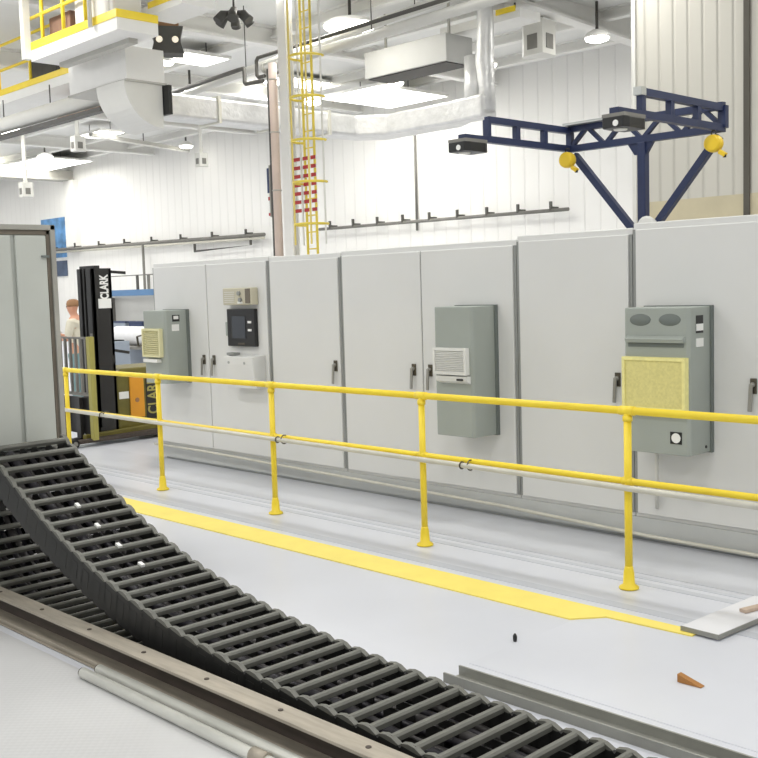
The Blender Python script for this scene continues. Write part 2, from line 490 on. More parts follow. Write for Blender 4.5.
UP = [(-6.36, .968), (-6.3, .945), (-6.1, .85), (-5.9, .75), (-5.5, .57), (-5.0, .40), (-4.5, .285), (-4.0, .213), (-3.5, .168), (-2.8, .138), (-2.2, .122), (-1.5, .118)]
HC = 0.19
def offset_down(pts, d):
    out = []
    for i, (x, z) in enumerate(pts):
        a = pts[max(0, i - 1)]; b = pts[min(len(pts) - 1, i + 1)]
        tx, tz = b[0] - a[0], b[1] - a[1]; l = math.hypot(tx, tz)
        out.append((x + tz / l * d, z - tx / l * d))
    return out
YN, YFAR = 2.72, 3.27
carrier(offset_down(UP, HC / 2), YN, YFAR, HC, 0.122,
        'wide black cable chain sloping down from the grey cabinet and along the floor', clips=(6, 8, 10, 12))
LO = [(-7.0, .66), (-6.97, .5), (-6.87, .32), (-6.66, .16), (-6.38, .055), (-6.05, -.02), (-5.7, -.05), (-5.2, -.056), (-4.3, -.056)]
carrier(LO, YN, YFAR, .15, 0.122, 'black cable chain section lying underneath the sloping chain behind the guide rail')

# ------------------------------------------------------------------ grey carriage cabinet, left foreground
t = thing('carriage_cabinet', (-7.0, 2.6, 0), 'tall grey steel cabinet at the upper end of the black chain', 'cabinet')
MB().box(-7.5, -6.56, 1.6, 3.385, 0.86, 2.31).build('body', 'carriage', t, 0.01)
b = MB()
b.box(-6.56, -6.53, 3.35, 3.385, .86, 2.335); b.box(-6.56, -6.53, 1.6, 3.385, 2.30, 2.335)
b.build('frame', 'carriage_frame', t, 0.004)
b = MB()
b.box(-6.56, -6.545, 3.325, 3.35, .86, 2.30); b.box(-6.56, -6.545, 1.6, 3.35, 2.27, 2.30)
b.build('door_seal', 'carriage_seal', t, 0.003)
MB().box(-6.56, -6.535, 3.105, 3.32, .87, 2.265).build('door', 'carriage', t, 0.008)
MB().box(-6.56, -6.535, 2.3, 3.075, .87, 2.265).build('door', 'carriage', t, 0.008)
b = MB(); b.box(-6.535, -6.52, 3.28, 3.33, 2.12, 2.135); b.build('hinge', 'ac_dark', t)
b = MB(); b.box(-7.4, -6.62, 1.7, 3.37, 0.74, 0.86); b.build('base_frame', 'carriage_frame', t)
b = MB()
b.box(-7.4, -7.2, 1.7, 1.9, 0.0, 0.74); b.build('support_leg', 'carriage_frame', t)
b = MB(); b.box(-7.4, -7.2, 3.31, 3.4, 0.0, 0.74); b.build('support_leg', 'carriage_frame', t)
b = MB(); b.box(-6.62, -6.38, YN, YFAR, .78, .86); b.build('chain_bracket', 'chain_dark', t)

# ------------------------------------------------------------------ yellow railing
t = thing('guard_railing', (-6.0, 5.39, 0), 'yellow two-rail pipe railing standing along the walkway', 'railing')
RY = 5.39
def yt(*a, **k): return MB().tube(*a, **k)
yt([(-10.56, RY, 1.075), (-10.52, RY, 1.083), (-10.33, RY, 1.083), (-1.3, RY, 1.083)], .024, 14).build('top_rail', 'yellow', t)
yt([(-10.45, RY, .657), (-1.3, RY, .657)], .021, 14).build('mid_rail', 'yellow', t)
for x in (-10.34, -8.55, -6.84, -5.13, -3.44, -1.75):
    p = yt([(x, RY, .05), (x, RY, 1.065)], .0235, 14).build('post', 'yellow', t)
    MB().lathe((x, RY, 0), [(.06, 0.003), (.06, .014), (.036, .03), (.032, .1), (.026, .13), (.024, .14)], 20).build('base_flange', 'yellow', p)
    b = MB(); b.tube([(x, RY, 1.02), (x, RY, 1.05)], .03, 14); b.tube([(x - .05, RY, 1.083), (x + .05, RY, 1.083)], .0285, 14)
    b.build('tee_fitting', 'yellow', p)
    MB().tube([(x - .035, RY, .657), (x + .035, RY, .657)], .026, 14).build('mid_fitting', 'yellow', p)
# pale conduit strapped along the mid rail
t = thing('conduit_pipe', (-6.0, RY - .045, .6), 'pale grey conduit pipe strapped along the middle rail of the yellow railing', 'pipe')
def cz(x): return .662 + (x + 10.4) * (-.038 / 7)
MB().tube([(x, RY - .047, cz(x)) for x in (-10.6, -8, -5, -1.3)], .019, 12).build('tube', 'conduit', t)
for x in (-9.55, -6.72, -4.72):
    b = MB(); b.ring((x, RY - .047, cz(x)), (0, 1, 0), (0, 0, 1), .024, .005, 16, 6); b.build('strap', 'handle', t)
    b = MB(); b.ring((x + .06, RY - .025, cz(x) + .004), (0, 1, 0), (0, 0, 1), .035, .005, 16, 6); b.build('strap', 'handle', t)

# ------------------------------------------------------------------ row of control cabinets
YD = 6.45
def handle(x, parent):
    MB().box(x - .022, x + .022, YD - .012, YD, 1.10, 1.20).build('handle_plate', 'handle', parent, .003)
    b = MB(); b.bar((x - .005, YD - .03, 1.165), (x - .012, YD - .035, .985), .026, .014, (0, -1, 0)); b.lathe((x, YD, 1.16), [(.016, -.03), (.016, -.0)], 12, 'y')
    b.build('lever', 'handle_lever', parent, .003)
def control_cabinet(x0, x1, splits, handles, label, H=2.2):
    t = thing('control_cabinet', ((x0 + x1) / 2, YD + .4, .17), label, 'cabinet', None)
    MB().box(x0 + .003, x1 - .003, YD + .022, 7.15, .17, H).build('body', 'cab', t, .006)
    ed = [x0] + splits + [x1]
    doors = []
    for i, (a, b_) in enumerate(zip(ed, ed[1:])):
        la = .03 if i == 0 else .006
        rb = .03 if i == len(ed) - 2 else .006
        d = MB().box(a + la, b_ - rb, YD, YD + .022, .2, H - .045).build('door', 'cab', t, .006, 3)
        doors.append(d)
        for hx in handles:
            if a < hx < b_: handle(hx, d)
    gs = [(s_ - .006, s_ + .006) for s_ in splits] + [(x0 + .003, x0 + .028), (x1 - .028, x1 - .003)]
    for ga, gb_ in gs: MB().box(ga, gb_, YD + .012, YD + .022, .2, H - .045).build('door_gasket', 'gasket', t)
    return t
control_cabinet(-10.25, -8.17, [-9.21], [-9.30, -9.12], 'two-door grey control cabinet at the left end, with the black screen', 2.195)
control_cabinet(-8.17, -7.12, [], [-7.21], 'plain single-door grey cabinet next to the cabinet with the screen', 2.185)
control_cabinet(-7.12, -5.10, [-6.11], [-6.21, -6.02], 'two-door grey cabinet carrying the cooler with a white grille', 2.195)
control_cabinet(-5.10, -4.07, [], [-4.19], 'plain single-door grey cabinet between the two right-hand coolers', 2.22)
control_cabinet(-4.07, -3.04, [], [-3.17], 'grey cabinet at the right carrying the cooler with a yellow filter', 2.25)
control_cabinet(-3.04, -1.0, [-2.02], [], 'grey cabinet cut off by the right edge of the photo', 2.26)
b = MB(); b.box(-10.25, -1.0, YD + .015, 7.15, .03, .17); b.box(-10.2, -1.0, YD + .05, 7.1, .0, .03)
tag(b.build('cabinet_plinth', 'plinth'), 'long grey plinth under the row of control cabinets', 'plinth')
tp = MB()
tp.tube([(-10.3, YD - .035, .165), (-9.36, YD - .035, .165), (-5.24, YD - .035, .10), (-3.95, YD - .035, .055), (-1.2, YD - .035, .03)], .014, 10)
tag(tp.build('floor_conduit', 'conduit'), 'thin pale conduit running low along the cabinet plinth', 'pipe')

# --- coolers hung on the doors
def cooler(x0, x1, y0, z0, z1, label):
    t = thing('enclosure_cooler', ((x0 + x1) / 2, YD - .1, z0), label, 'air conditioner')
    b = MB()
    c = .02
    b.prism([(x0, YD - .0), (x0, y0 + c), (x0 + c, y0), (x1 - c, y0), (x1, y0 + c), (x1, YD - .0)], 'z', z0, z1)
    b.build('housing', 'ac', t, .006)
    MB().box(x0 - .006, x1 + .012, YD - .035, YD - .0005, z0 - .006, z1 + .006).build('mounting_flange', 'ac_dark', t)
    return t
def louvre(x0, x1, z0, z1, y, parent, m, n=11, core=None, depth=.045, name='grille'):
    b = MB(); w = .022
    b.box(x0, x1, y - depth, y, z1 - w, z1); b.box(x0, x1, y - depth, y, z0, z0 + w)
    b.box(x0, x0 + w, y - depth, y, z0 + w, z1 - w); b.box(x1 - w, x1, y - depth, y, z0 + w, z1 - w)
    bmesh.ops.remove_doubles(b.bm, verts=b.bm.verts, dist=1e-5)
    fr = b.build(name, m, parent)
    b = MB()
    if core:
        b.box(x0 + w, x1 - w, y - depth + .008, y, z0 + w, z1 - w)
    else:
        for k in range(n):
            z = z0 + w + (z1 - z0 - 2 * w) * (k + .5) / n
            b.bar((x0 + w, y - depth + .012, z), (x1 - w, y - depth + .012, z), .022, .006, (0, -.7, 1))
        b.box(x0 + w, x1 - w, y - .012, y, z0 + w, z1 - w)
    b.build('louvres' if not core else 'filter_mat', core or m, fr)
    return fr
# left one, cream filter
t = cooler(-10.0, -9.56, 6.15, .90, 1.68, 'grey enclosure cooler with a cream louvred filter on the leftmost cabinet')
louvre(-9.965, -9.615, 1.185, 1.49, 6.15, t, 'cream', 12, name='filter_frame')
MB().box(-9.93, -9.66, 6.09, 6.15, 1.13, 1.165).build('drip_tray', 'label', t)
b = MB(); b.bar((-9.96, 6.12, 1.42), (-10.08, 6.12, 1.40), .02, .012); b.bar((-10.08, 6.12, 1.40), (-10.06, 6.12, 1.29), .02, .012); b.bar((-10.06, 6.12, 1.29), (-9.96, 6.12, 1.31), .02, .012)
b.build('bracket', 'handle', t)
MB().box(-9.56, -9.557, 6.24, 6.33, 1.56, 1.63).build('warning_label', 'black', t)
MB().box(-9.558, -9.555, 6.255, 6.315, 1.585, 1.62).build('warning_label', 'label', t)
MB().box(-9.56, -9.557, 6.23, 6.32, 1.46, 1.53).build('warning_label', 'label', t)
# middle one, white grille
t = cooler(-5.70, -5.295, 6.15, .67, 1.69, 'grey-green enclosure cooler with a white louvred grille on a cabinet door')
louvre(-5.675, -5.33, 1.16, 1.37, 6.15, t, 'grille_white', 12)
b = MB(); b.prism([(6.15, 1.09), (6.11, 1.11), (6.10, 1.15), (6.15, 1.15)], 'x', -5.64, -5.32); b.build('outlet_lip', 'grille_white', t)
b = MB(); b.box(-5.42, -5.36, 6.095, 6.108, 1.118, 1.132); b.build('badge', 'black', t)
# right one, yellow filter
t = cooler(-3.95, -3.46, 6.15, .70, 1.67, 'grey enclosure cooler with a square yellow filter on the right-hand cabinet')
fr = louvre(-3.935, -3.465, .99, 1.345, 6.15, t, 'filter', core='filter_core', depth=.05, name='filter_frame')
for cx_ in (-3.82, -3.60):
    b = MB(); b.lathe((cx_, 6.15, 1.605), [(.001, -.003), (.075, -.003), (.08, 0.0)], 24, 'y')
    for v in b.bm.verts: v.co.z = 1.59 + (v.co.z - 1.605) * .5
    b.build('fan_grille', 'ac_dark', t)
b = MB(); b.prism([(6.15, 1.44), (6.125, 1.44), (6.115, 1.465), (6.15, 1.485)], 'x', -3.92, -3.49); b.build('air_outlet', 'ac', t)
MB().box(-3.91, -3.5, 6.145, 6.152, 1.41, 1.437).build('outlet_slot', 'ac_dark', t)
for k, (m1, z0, z1) in enumerate((('black', 1.5, 1.615), ('label', 1.515, 1.56), ('label', 1.41, 1.465))):
    MB().box(-3.46, -3.457 + k * .001, 6.235, 6.325, z0, z1).build('warning_label', m1, t)
MB().box(-3.6, -3.515, 6.147, 6.15, .775, .855).build('badge', 'black', t)
b = MB(); b.lathe((-3.557, 6.147, .815), [(.033, -.002), (.033, 0.0)], 20, 'y'); b.build('badge', 'label', t)
b = MB(); b.lathe((-3.457, 6.36, .74), [(.01, -.003), (.01, .003)], 10, 'x'); b.build('screw', 'black', t)
b = MB(); b.tube([(-3.84, 6.38, .70), (-3.84, 6.38, .6), (-3.86, 6.41, .42), (-3.87, 6.425, .26)], .013, 8); b.build('drain_hose', 'offwhite', t)

# --- panel screen, buzzer box, document holder on the left cabinet
t = thing('operator_panel', (-8.57, 6.4, 1.3), 'black operator screen on the door of the leftmost cabinet', 'screen')
MB().box(-8.81, -8.35, 6.405, YD - .0005, 1.305, 1.685).build('bezel', 'black', t, .008)
MB().box(-8.72, -8.50, 6.4, 6.405, 1.385, 1.61).build('display', 'screen', t)
b = MB()
for z in (1.54, 1.46): b.box(-8.455, -8.40, 6.398, 6.405, z, z + .022)
b.build('buttons', 'label', t)
MB().box(-8.63, -8.52, 6.4, 6.405, 1.325, 1.34).build('nameplate', 'handle', t)
MB().box(-8.85, -8.81, 6.415, YD - .0005, 1.41, 1.55).build('hinge', 'ac', t)
t = thing('signal_box', (-8.6, 6.4, 1.72), 'small beige box above the black operator screen', 'box')
MB().box(-8.80, -8.33, 6.36, YD - .0005, 1.725, 1.895).build('housing', 'beige', t, .008)
b = MB(); b.box(-8.42, -8.345, 6.353, 6.36, 1.74, 1.885); b.build('end_plate', 'carriage_seal', t)
b = MB()
for x, z in ((-8.52, 1.84), (-8.5, 1.775)): b.lathe((x, 6.36, z), [(.022, -.02), (.022, 0.0)], 14, 'y')
b.build('knobs', 'gasket', t)
MB().box(-8.55, -8.47, 6.354, 6.36, 1.738, 1.758).build('label_plate', 'label', t)
b = MB()
for k in range(6): b.box(-8.77, -8.6, 6.355, 6.36, 1.75 + k * .02, 1.757 + k * .02)
b.build('vent_slots', 'offwhite', t)
t = thing('document_box', (-8.5, 6.4, .89), 'shallow grey document box below the black operator screen', 'box')
b = MB(); b.prism([(YD - .0005, .895), (6.32, .895), (6.29, 1.13), (6.29, 1.21), (YD - .0005, 1.225)], 'x', -8.73, -8.255); b.build('housing', 'cab', t, .006)
b = MB()
for x in (-8.65, -8.39): b.lathe((x, 6.29, 1.15), [(.014, -.006), (.014, 0.0)], 12, 'y')
b.build('screws', 'cab_edge', t)
b = MB(); b.box(-8.72, -8.6, 6.32, 6.4, 1.221, 1.245); b.build('papers', 'gasket', t)

# ------------------------------------------------------------------ jib crane behind the cabinets
def truss(b, p, q, h, panels, kind, c=.085):
    """two chords and verticals or diagonals, all in one welded mesh"""
    p, q = Vector(p), Vector(q); up = Vector((0, 0, h))
    b.bar(p, q, c, c); b.bar(p + up, q + up, c, c)
    for k in range(panels + 1):
        a = p.lerp(q, k / panels)
        if kind == 'v' or k in (0, panels): b.bar(a, a + up, c * .9, c * .9)
        if kind == 'd' and k < panels:
            e = p.lerp(q, (k + 1) / panels)
            if k % 2 == 0: b.bar(a, e + up, c * .6, c * .6)
            else: b.bar(a + up, e, c * .6, c * .6)
YC = 9.5
t = thing('bridge_crane_frame', (-5.87, YC, 0), 'dark blue steel crane frame on a post standing behind the grey cabinets', 'crane')
MB().bar((-5.85, YC, 0), (-5.85, YC, 3.24), .092, .092).build('post', 'blue_steel', t, .01)
b = MB(); truss(b, (-6.74, YC, 3.27), (-4.97, YC, 3.27), .21, 8, 'd', .07); b.build('crossbeam', 'blue_steel', t)
MB().bar((-6.68, YC, 3.2), (-5.91, YC, 2.3), .07, .07).build('brace', 'blue_steel', t)
MB().bar((-5.02, YC, 3.2), (-5.79, YC, 2.3), .07, .07).build('brace', 'blue_steel', t)
b = MB(); b.prism([(-6.02, 3.24), (-5.72, 3.24), (-5.80, 3.12), (-5.94, 3.12)], 'y', YC - .02, YC + .02); b.build('gusset', 'blue_steel', t)
for xr, y0_, y1_ in ((-6.74, 8.12, 9.5), (-4.99, 8.08, 9.5)):
    b = MB(); truss(b, (xr, y0_, 3.27), (xr, y1_, 3.27), .19, 3, 'v', .065); b.bar((xr, 7.74 if xr < -6 else 7.66, 3.265), (xr, y0_ + .02, 3.265), .09, .055)
    b.build('runway', 'blue_steel', t)
b = MB(); b.box(-5.03, -4.95, 8.02, 8.1, 3.43, 3.5); b.build('end_stop', 'galv', t)
MB().box(-6.75, -6.0, YC - .12, YC + .12, 3.505, 3.53).build('cable_tray', 'galv', t)
MB().lathe((-5.72, YC - .14, 2.38), [(.09, -.05), (.11, -.02), (.09, .05)], 16, 'y').build('junction_box', 'grille_white', t)
def crane_box(x, y, label):
    t = thing('festoon_box', (x, y, 3.1), label, 'trolley')
    b = MB(); b.prism([(x - .1, y - .17), (x + .1, y - .17), (x + .12, y - .1), (x + .12, y + .12), (x + .1, y + .17), (x - .1, y + .17), (x - .12, y + .1), (x - .12, y - .12)], 'z', 3.115, 3.205)
    b.build('housing', 'black', t, .008)
    b = MB(); b.box(x - .11, x + .11, y - .16, y + .16, 3.205, 3.235); b.build('top_plate', 'grey_equipment', t)
    b = MB(); b.lathe((x, y - .05, 3.115), [(.055, -.012), (.06, 0)], 16); b.build('underside_lens', 'offwhite', t)
    b = MB(); b.lathe((x + .03, y - .17, 3.15), [(.026, -.006), (.026, .0)], 14, 'y'); b.build('lamp_lens', 'label', t)
crane_box(-6.70, 7.78, 'black trolley box under the near end of the left crane runway')
crane_box(-4.96, 7.76, 'black trolley box under the near end of the right crane runway')
def reel(x, y, z, label):
    t = thing('hose_reel', (x, y, z - .13), label, 'reel')
    b = MB(); b.lathe((x, y, z), [(.06, -.05), (.078, -.045), (.083, -.02), (.083, .02), (.078, .045), (.06, .05)], 24, 'y'); b.build('drum_cover', 'reel_yellow', t)
    b = MB(); b.bar((x + .06, y, z - .08), (x + .12, y, z - .12), .05, .04); b.build('outlet', 'reel_yellow', t, .004)
    b = MB(); b.lathe((x + .11, y, z - .14), [(.016, 0), (.016, .03)], 10); b.build('hose_stop', 'black', t)
    b = MB(); b.ring((x, y, z + .098), (1, 0, 0), (0, 0, 1), .024, .007, 14, 6); b.build('hanger', 'black', t)
    return t
reel(-6.62, 9.28, 3.13, 'yellow balancer reel hanging under the left crane runway')
reel(-4.97, 9.3, 3.11, 'yellow balancer reel hanging at the right end of the crane crossbeam')

# ------------------------------------------------------------------ pallet stacker beyond the railing
t = thing('forklift_truck', (-12.2, 7.3, 0), 'olive forklift with a tall black mast standing beyond the left end of the railing', 'forklift')
ob = MB()
for x in (-12.23, -11.98):
    ob.box(x - .035, x + .075, 6.62, 6.67, .06, 2.2); ob.box(x + .045, x + .075, 6.62, 6.9, .06, 2.2); ob.box(x - .035, x + .075, 6.86, 6.9, .06, 2.2)
ob.box(-12.265, -11.9, 6.66, 6.74, 2.12, 2.235); ob.box(-12.265, -11.9, 6.64, 6.72, .06, .2); ob.box(-12.265, -11.9, 6.86, 6.9, 1.0, 1.1)
mast = ob.build('mast', 'mast', t, .004)
b = MB()
for x in (-12.13, -12.04): b.box(x - .022, x + .022, 6.63, 6.75, .08, 2.2)
b.box(-12.14, -12.03, 6.65, 6.7, 2.1, 2.19); b.box(-12.14, -12.03, 6.67, 6.7, .3, 1.98)
b.build('inner_mast', 'mast', t, .004)
b = MB(); b.tube([(-12.09, 6.82, .1), (-12.09, 6.82, 2.0)], .045, 14); b.build('lift_cylinder', 'grey_equipment', t)
b = MB(); b.bar((-11.94, 6.86, 2.16), (-11.94, 7.12, 2.14), .03, .035); b.bar((-11.94, 6.86, 1.17), (-11.94, 7.12, 1.12), .03, .035); b.build('mast_bracket', 'mast', t)
MB().box(-12.22, -12.15, 6.652, 6.66, 2.13, 2.18).build('sticker', 'label', t)
b = MB(); b.box(-11.906, -11.9, 6.70, 6.88, 1.70, 1.82); b.build('data_plate', 'label', t)
# lettering up the side of the mast
mt = Matrix.Translation((-11.9, 6.795, 1.96)) @ Matrix(((0, 0, 1, 0), (0, -1, 0, 0), (1, 0, 0, 0), (0, 0, 0, 1))).to_4x4()
mt = Matrix.Translation((-11.901, 6.795, 1.965)) @ Matrix(((0, 0, 1), (0, -1, 0), (1, 0, 0))).to_4x4()
# text x -> +Z (reads upwards), text y -> -Y, normal -> +X : columns of the rotation
mt = Matrix.Translation((-11.901, 6.795, 1.965)) @ Matrix(((0, 0, 1), (0, -1, 0), (1, 0, 0))).to_4x4()
lettering('CLARK', .155, mt, 'label', t, bold=.006, xs=.62)
b = MB()
for z in (.95, 1.07, 1.19, 1.34): b.box(-12.0, -11.94, 6.615, 6.62, z, z + .05)
b.build('mast_decals', 'grey_equipment', t)
# load backrest and forks
b = MB()
b.box(-12.62, -11.74, 6.44, 6.47, 1.33, 1.355); b.box(-12.62, -11.74, 6.44, 6.48, .62, .66)
b.box(-12.65, -12.62, 6.44, 6.48, .1, 1.355)
for k in range(6): b.box(-12.5 + k * .13, -12.47 + k * .13, 6.44, 6.47, .64, 1.34)
bk = b.build('load_backrest', 'grey_equipment', t)
MB().box(-11.78, -11.70, 6.43, 6.5, .08, 1.36).build('backrest_post', 'olive_light', t, .004)
MB().box(-12.5, -11.8, 6.46, 6.5, .14, .6).build('fork_carriage', 'mast', t, .004)
for x in (-12.45, -12.0):
    f = MB(); f.box(x - .05, x + .05, 6.39, 6.44, .05, .6); f.prism([(5.6, .05), (6.44, .05), (6.44, .1), (5.6, .065)], 'x', x - .05, x + .05)
    f.build('fork', 'mast', t, .003)
# body
b = MB(); b.prism([(6.92, .12), (8.3, .12), (8.45, .3), (8.45, .84), (8.3, .92), (7.0, .92), (6.92, .86)], 'x', -12.66, -11.95); b.build('body', 'olive', t, .02)
MB().box(-11.95, -11.93, 7.10, 7.31, .27, .83).build('battery_cover', 'orange', t, .008)
b = MB(); b.lathe((-11.93, 7.2, .5), [(.03, 0.0), (.03, .006)], 12, 'x'); b.build('cover_latch', 'rust', t)
MB().box(-11.95, -11.945, 6.95, 7.09, .53, .62).build('data_plate', 'label', t)
MB().box(-11.95, -11.944, 7.345, 7.56, .24, .84).build('name_panel', 'mast', t)
mt = Matrix.Translation((-11.943, 7.45, .54)) @ Matrix(((0, 0, 1), (0, -1, 0), (1, 0, 0))).to_4x4()
lettering('CLARK', .22, mt, 'olive_light', t, bold=.004, xs=.72)
b = MB(); b.prism([(6.4, .06), (8.2, .06), (8.2, .2), (6.4, .14)], 'x', -11.93, -11.84); b.build('outrigger', 'olive', t, .01)
b = MB(); b.prism([(6.0, .05), (7.6, .05), (7.6, .12), (6.0, .09)], 'x', -11.84, -11.74); b.build('straddle_leg', 'steel_dark', t, .006)
for y, x in ((7.75, -11.98), (7.75, -12.6), (6.2, -11.79), (6.2, -12.6)):
    r = .14 if y > 7 else .06
    b = MB(); b.lathe((x, y, r), [(r * .9, -.05), (r, -.04), (r, .04), (r * .9, .05)], 20, 'x'); w = b.build('wheel', 'rubber', t)
    b = MB(); b.lathe((x, y, r), [(r * .5, -.055), (r * .5, .055)], 14, 'x'); b.build('wheel_hub', 'grey_equipment', w)

# ------------------------------------------------------------------ person behind the stacker
def person(loc, rz, label):
    t = thing('person', loc, label, 'person')
    Mx = Matrix.Translation(Vector(loc)) @ Matrix.Rotation(rz, 4, 'Z')
    def skin(name, verts, edges, radii, m, parent, root=0, sub=2):
        me = bpy.data.meshes.new(name)
        me.from_pydata([Mx @ Vector(v) - Vector(loc) for v in verts], edges, [])
        me.materials.append(M[m])
        o = bpy.data.objects.new(name, me); COL.objects.link(o); o.parent = parent
        ORG[o.name] = Vector(loc)
        sk = o.modifiers.new('skin', 'SKIN'); sk.use_smooth_shade = True
        ly = me.skin_vertices[0].data if me.skin_vertices else None
        if ly is None:
            bmx = bmesh.new(); bmx.from_mesh(me); bmx.verts.layers.skin.verify(); bmx.to_mesh(me); bmx.free(); ly = me.skin_vertices[0].data
        for i, r in enumerate(radii):
            ly[i].radius = r if isinstance(r, tuple) else (r, r); ly[i].use_root = (i == root)
        s = o.modifiers.new('subsurf', 'SUBSURF'); s.levels = sub; s.render_levels = sub
        return o
    V = []; E_ = []; Rr = []
    def add(p, r, prev=None):
        V.append(p); Rr.append(r)
        if prev is not None: E_.append((prev, len(V) - 1))
        return len(V) - 1
    pel = add((0, 0, .98), (.155, .11))
    wa = add((0, .0, 1.12), (.14, .10), pel); chs = add((0, .0, 1.32), (.165, .115), wa); shl = add((0, .01, 1.46), (.13, .09), chs)
    nk = add((0, -.015, 1.55), .055, shl); jaw = add((0, -.045, 1.62), (.062, .07), nk); mid = add((0, -.035, 1.69), (.078, .095), jaw); top = add((0, -.03, 1.765), (.07, .085), mid)
    no = add((0, -.145, 1.675), .012, mid)
    for sx in (-1, 1):
        ear = add((sx * .085, -.02, 1.68), .012, mid)
        h = add((sx * .095, 0, .92), .09, pel); k = add((sx * .10, -.02, .5), .058, h); an = add((sx * .10, .02, .09), .04, k); to_ = add((sx * .11, -.15, .035), .035, an)
        s1 = add((sx * .19, .01, 1.44), .062, shl); e = add((sx * .24, -.04, 1.17), .044, s1); w = add((sx * .13, -.27, 1.22), .028, e)
        pm = add((sx * .10, -.345, 1.245), (.038, .018), w)
        for j, (dx, ln) in enumerate(((-.03, .06), (-.01, .075), (.01, .07), (.028, .055))):
            a = add((sx * .10 + dx, -.385, 1.255), .0085, pm); add((sx * .10 + dx * 1.05, -.385 - ln * .7, 1.24), .0075, a)
        th = add((sx * .06, -.33, 1.275), .0095, w); add((sx * .045, -.375, 1.28), .008, th)
    body = skin('body', V, E_, Rr, 'skin', t)
    # shirt with short sleeves
    V, E_, Rr = [], [], []
    a = add((0, 0, 1.0), (.172, .125)); b_ = add((0, 0, 1.14), (.158, .118), a); c = add((0, 0, 1.32), (.18, .13), b_); d = add((0, .01, 1.45), (.145, .105), c); add((0, 0, 1.51), (.075, .07), d)
    for sx in (-1, 1):
        s1 = add((sx * .19, .01, 1.44), .08, d); add((sx * .235, -.03, 1.2), .062, s1)
    skin('shirt', V, E_, Rr, 'shirt', t)
    V, E_, Rr = [], [], []
    a = add((0, 0, 1.0), (.166, .122)); a2 = add((0, 0, .93), (.16, .12), a)
    for sx in (-1, 1):
        h = add((sx * .095, 0, .86), .1, a2); k = add((sx * .10, -.02, .5), .075, h); add((sx * .10, .015, .1), .06, k)
    skin('trousers', V, E_, Rr, 'trousers', t)
    def loc_mb(b, name, m):
        b.bm.transform(Mx); return b.build(name, m, t)
    b = MB(); b.lathe((0, -.025, 1.70), [(.093, 0), (.097, .04), (.085, .085), (.05, .112), (.01, .118)], 20)
    for v in b.bm.verts: v.co.y = -.025 + (v.co.y + .025) * 1.15
    loc_mb(b, 'hair', 'rust')
    b = MB()
    for sx in (-1, 1): b.lathe((sx * .03, -.125, 1.695), [(.002, -.008), (.009, -.004), (.009, .002), (.002, .004)], 8, 'y')
    loc_mb(b, 'eyes', 'black')
    b = MB(); b.box(-.022, .022, -.122, -.112, 1.625, 1.634); loc_mb(b, 'mouth', 'pink')
    b = MB()
    for sx in (-1, 1): b.prism([(sx * .11 - .045, -.2), (sx * .11 + .045, -.2), (sx * .11 + .045, .07), (sx * .11 - .045, .07)], 'z', 0, .08)
    loc_mb(b, 'shoes', 'rubber')
    return t, Mx
pr, PM = person((-15.5, 8.3, 0), math.radians(-55), 'person in a cream shirt and grey-green trousers standing behind the forklift holding white paper')
b = MB(); b.bar((-.12, -.40, 1.24), (.14, -.43, 1.30), .22, .006, (0, -.5, 1)); b.bm.transform(PM)
tag(b.build('paper_sheet', 'paper'), 'white sheet of paper held by the person behind the forklift', 'paper')

# ------------------------------------------------------------------ lights under the roof
def high_bay(x, y, z, r, label, lamp=True):
    t = thing('high_bay_light', (x, y, z), label, 'ceiling light', 'round high bay lights')
    MB().lathe((x, y, z), [(r * .3, .16), (r * .8, .10), (r, .04), (r, .0)], 28).build('reflector', 'white', t)
    MB().lathe((x, y, z), [(r * .6, -.07), (r * .9, -.04), (r * .97, .01)], 28).build('lens', 'lens', t)
    MB().tube([(x, y, z + .16), (x, y, CEIL)], .03, 8).build('stem', 'dark_pipe', t)
    return t
def hb_px(px, py, z, w, label):
    d = Vector(R[0]) * ((px - 379) / FPX) + Vector(R[1]) * (-(py - 379) / FPX) + Vector(R[2])
    t = (z - EYE.z) / d.z
    p = EYE + d * t
    return high_bay(p.x, p.y, z, w / FPX * t / 2, label)
hb_px(350, 26, 6.78, 55, 'large round high bay light nearest the camera above the ceiling pipes')
hb_px(597, 38, 6.6, 25, 'round high bay light under the beam left of the ribbed wall')
hb_px(313, 102, 6.7, 19, 'round high bay light seen through the ladder cage')
hb_px(396, 83, 6.85, 16, 'small round high bay light just below the grey ceiling box')
hb_px(186, 146, 6.8, 14, 'small round high bay light above the wall left of the column')
hb_px(45, 157, 6.8, 16, 'round high bay light far left above the overhead girder')
hb_px(167, 62, 6.9, 14, 'round high bay light just below the dark unit heater')
hb_px(190, 91, 6.8, 12, 'small round high bay light right of the duct elbow')
hb_px(4, 130, 6.6, 36, 'round high bay light at the far left edge under the lower deck')
hb_px(493, 64, 6.9, 8, 'tiny round light right of the wrapped vertical duct')
# flat ceiling light panels, plus glowing ones added for glare on the ceiling
def panel(px, py, w, d_, z, label):
    d = Vector(R[0]) * ((px - 379) / FPX) + Vector(R[1]) * (-(py - 379) / FPX) + Vector(R[2])
    p = EYE + d * ((z - EYE.z) / d.z)
    t = thing('glow_panel', (p.x, p.y, z), label, 'ceiling light', 'flat light panels')
    b = MB(); b.box(p.x - w / 2, p.x + w / 2, p.y - d_ / 2, p.y + d_ / 2, z + .01, z + .08); b.build('frame', 'white', t)
    b = MB(); b.box(p.x - w / 2 + .05, p.x + w / 2 - .05, p.y - d_ / 2 + .05, p.y + d_ / 2 - .05, z, z + .02); b.build('diffuser', 'panel_light', t)
    b = MB()
    for sx in (-1, 1): b.tube([(p.x + sx * w * .4, p.y, z + .08), (p.x + sx * w * .4, p.y, CEIL)], .012, 6)
    b.build('suspension_rods', 'dark_pipe', t)
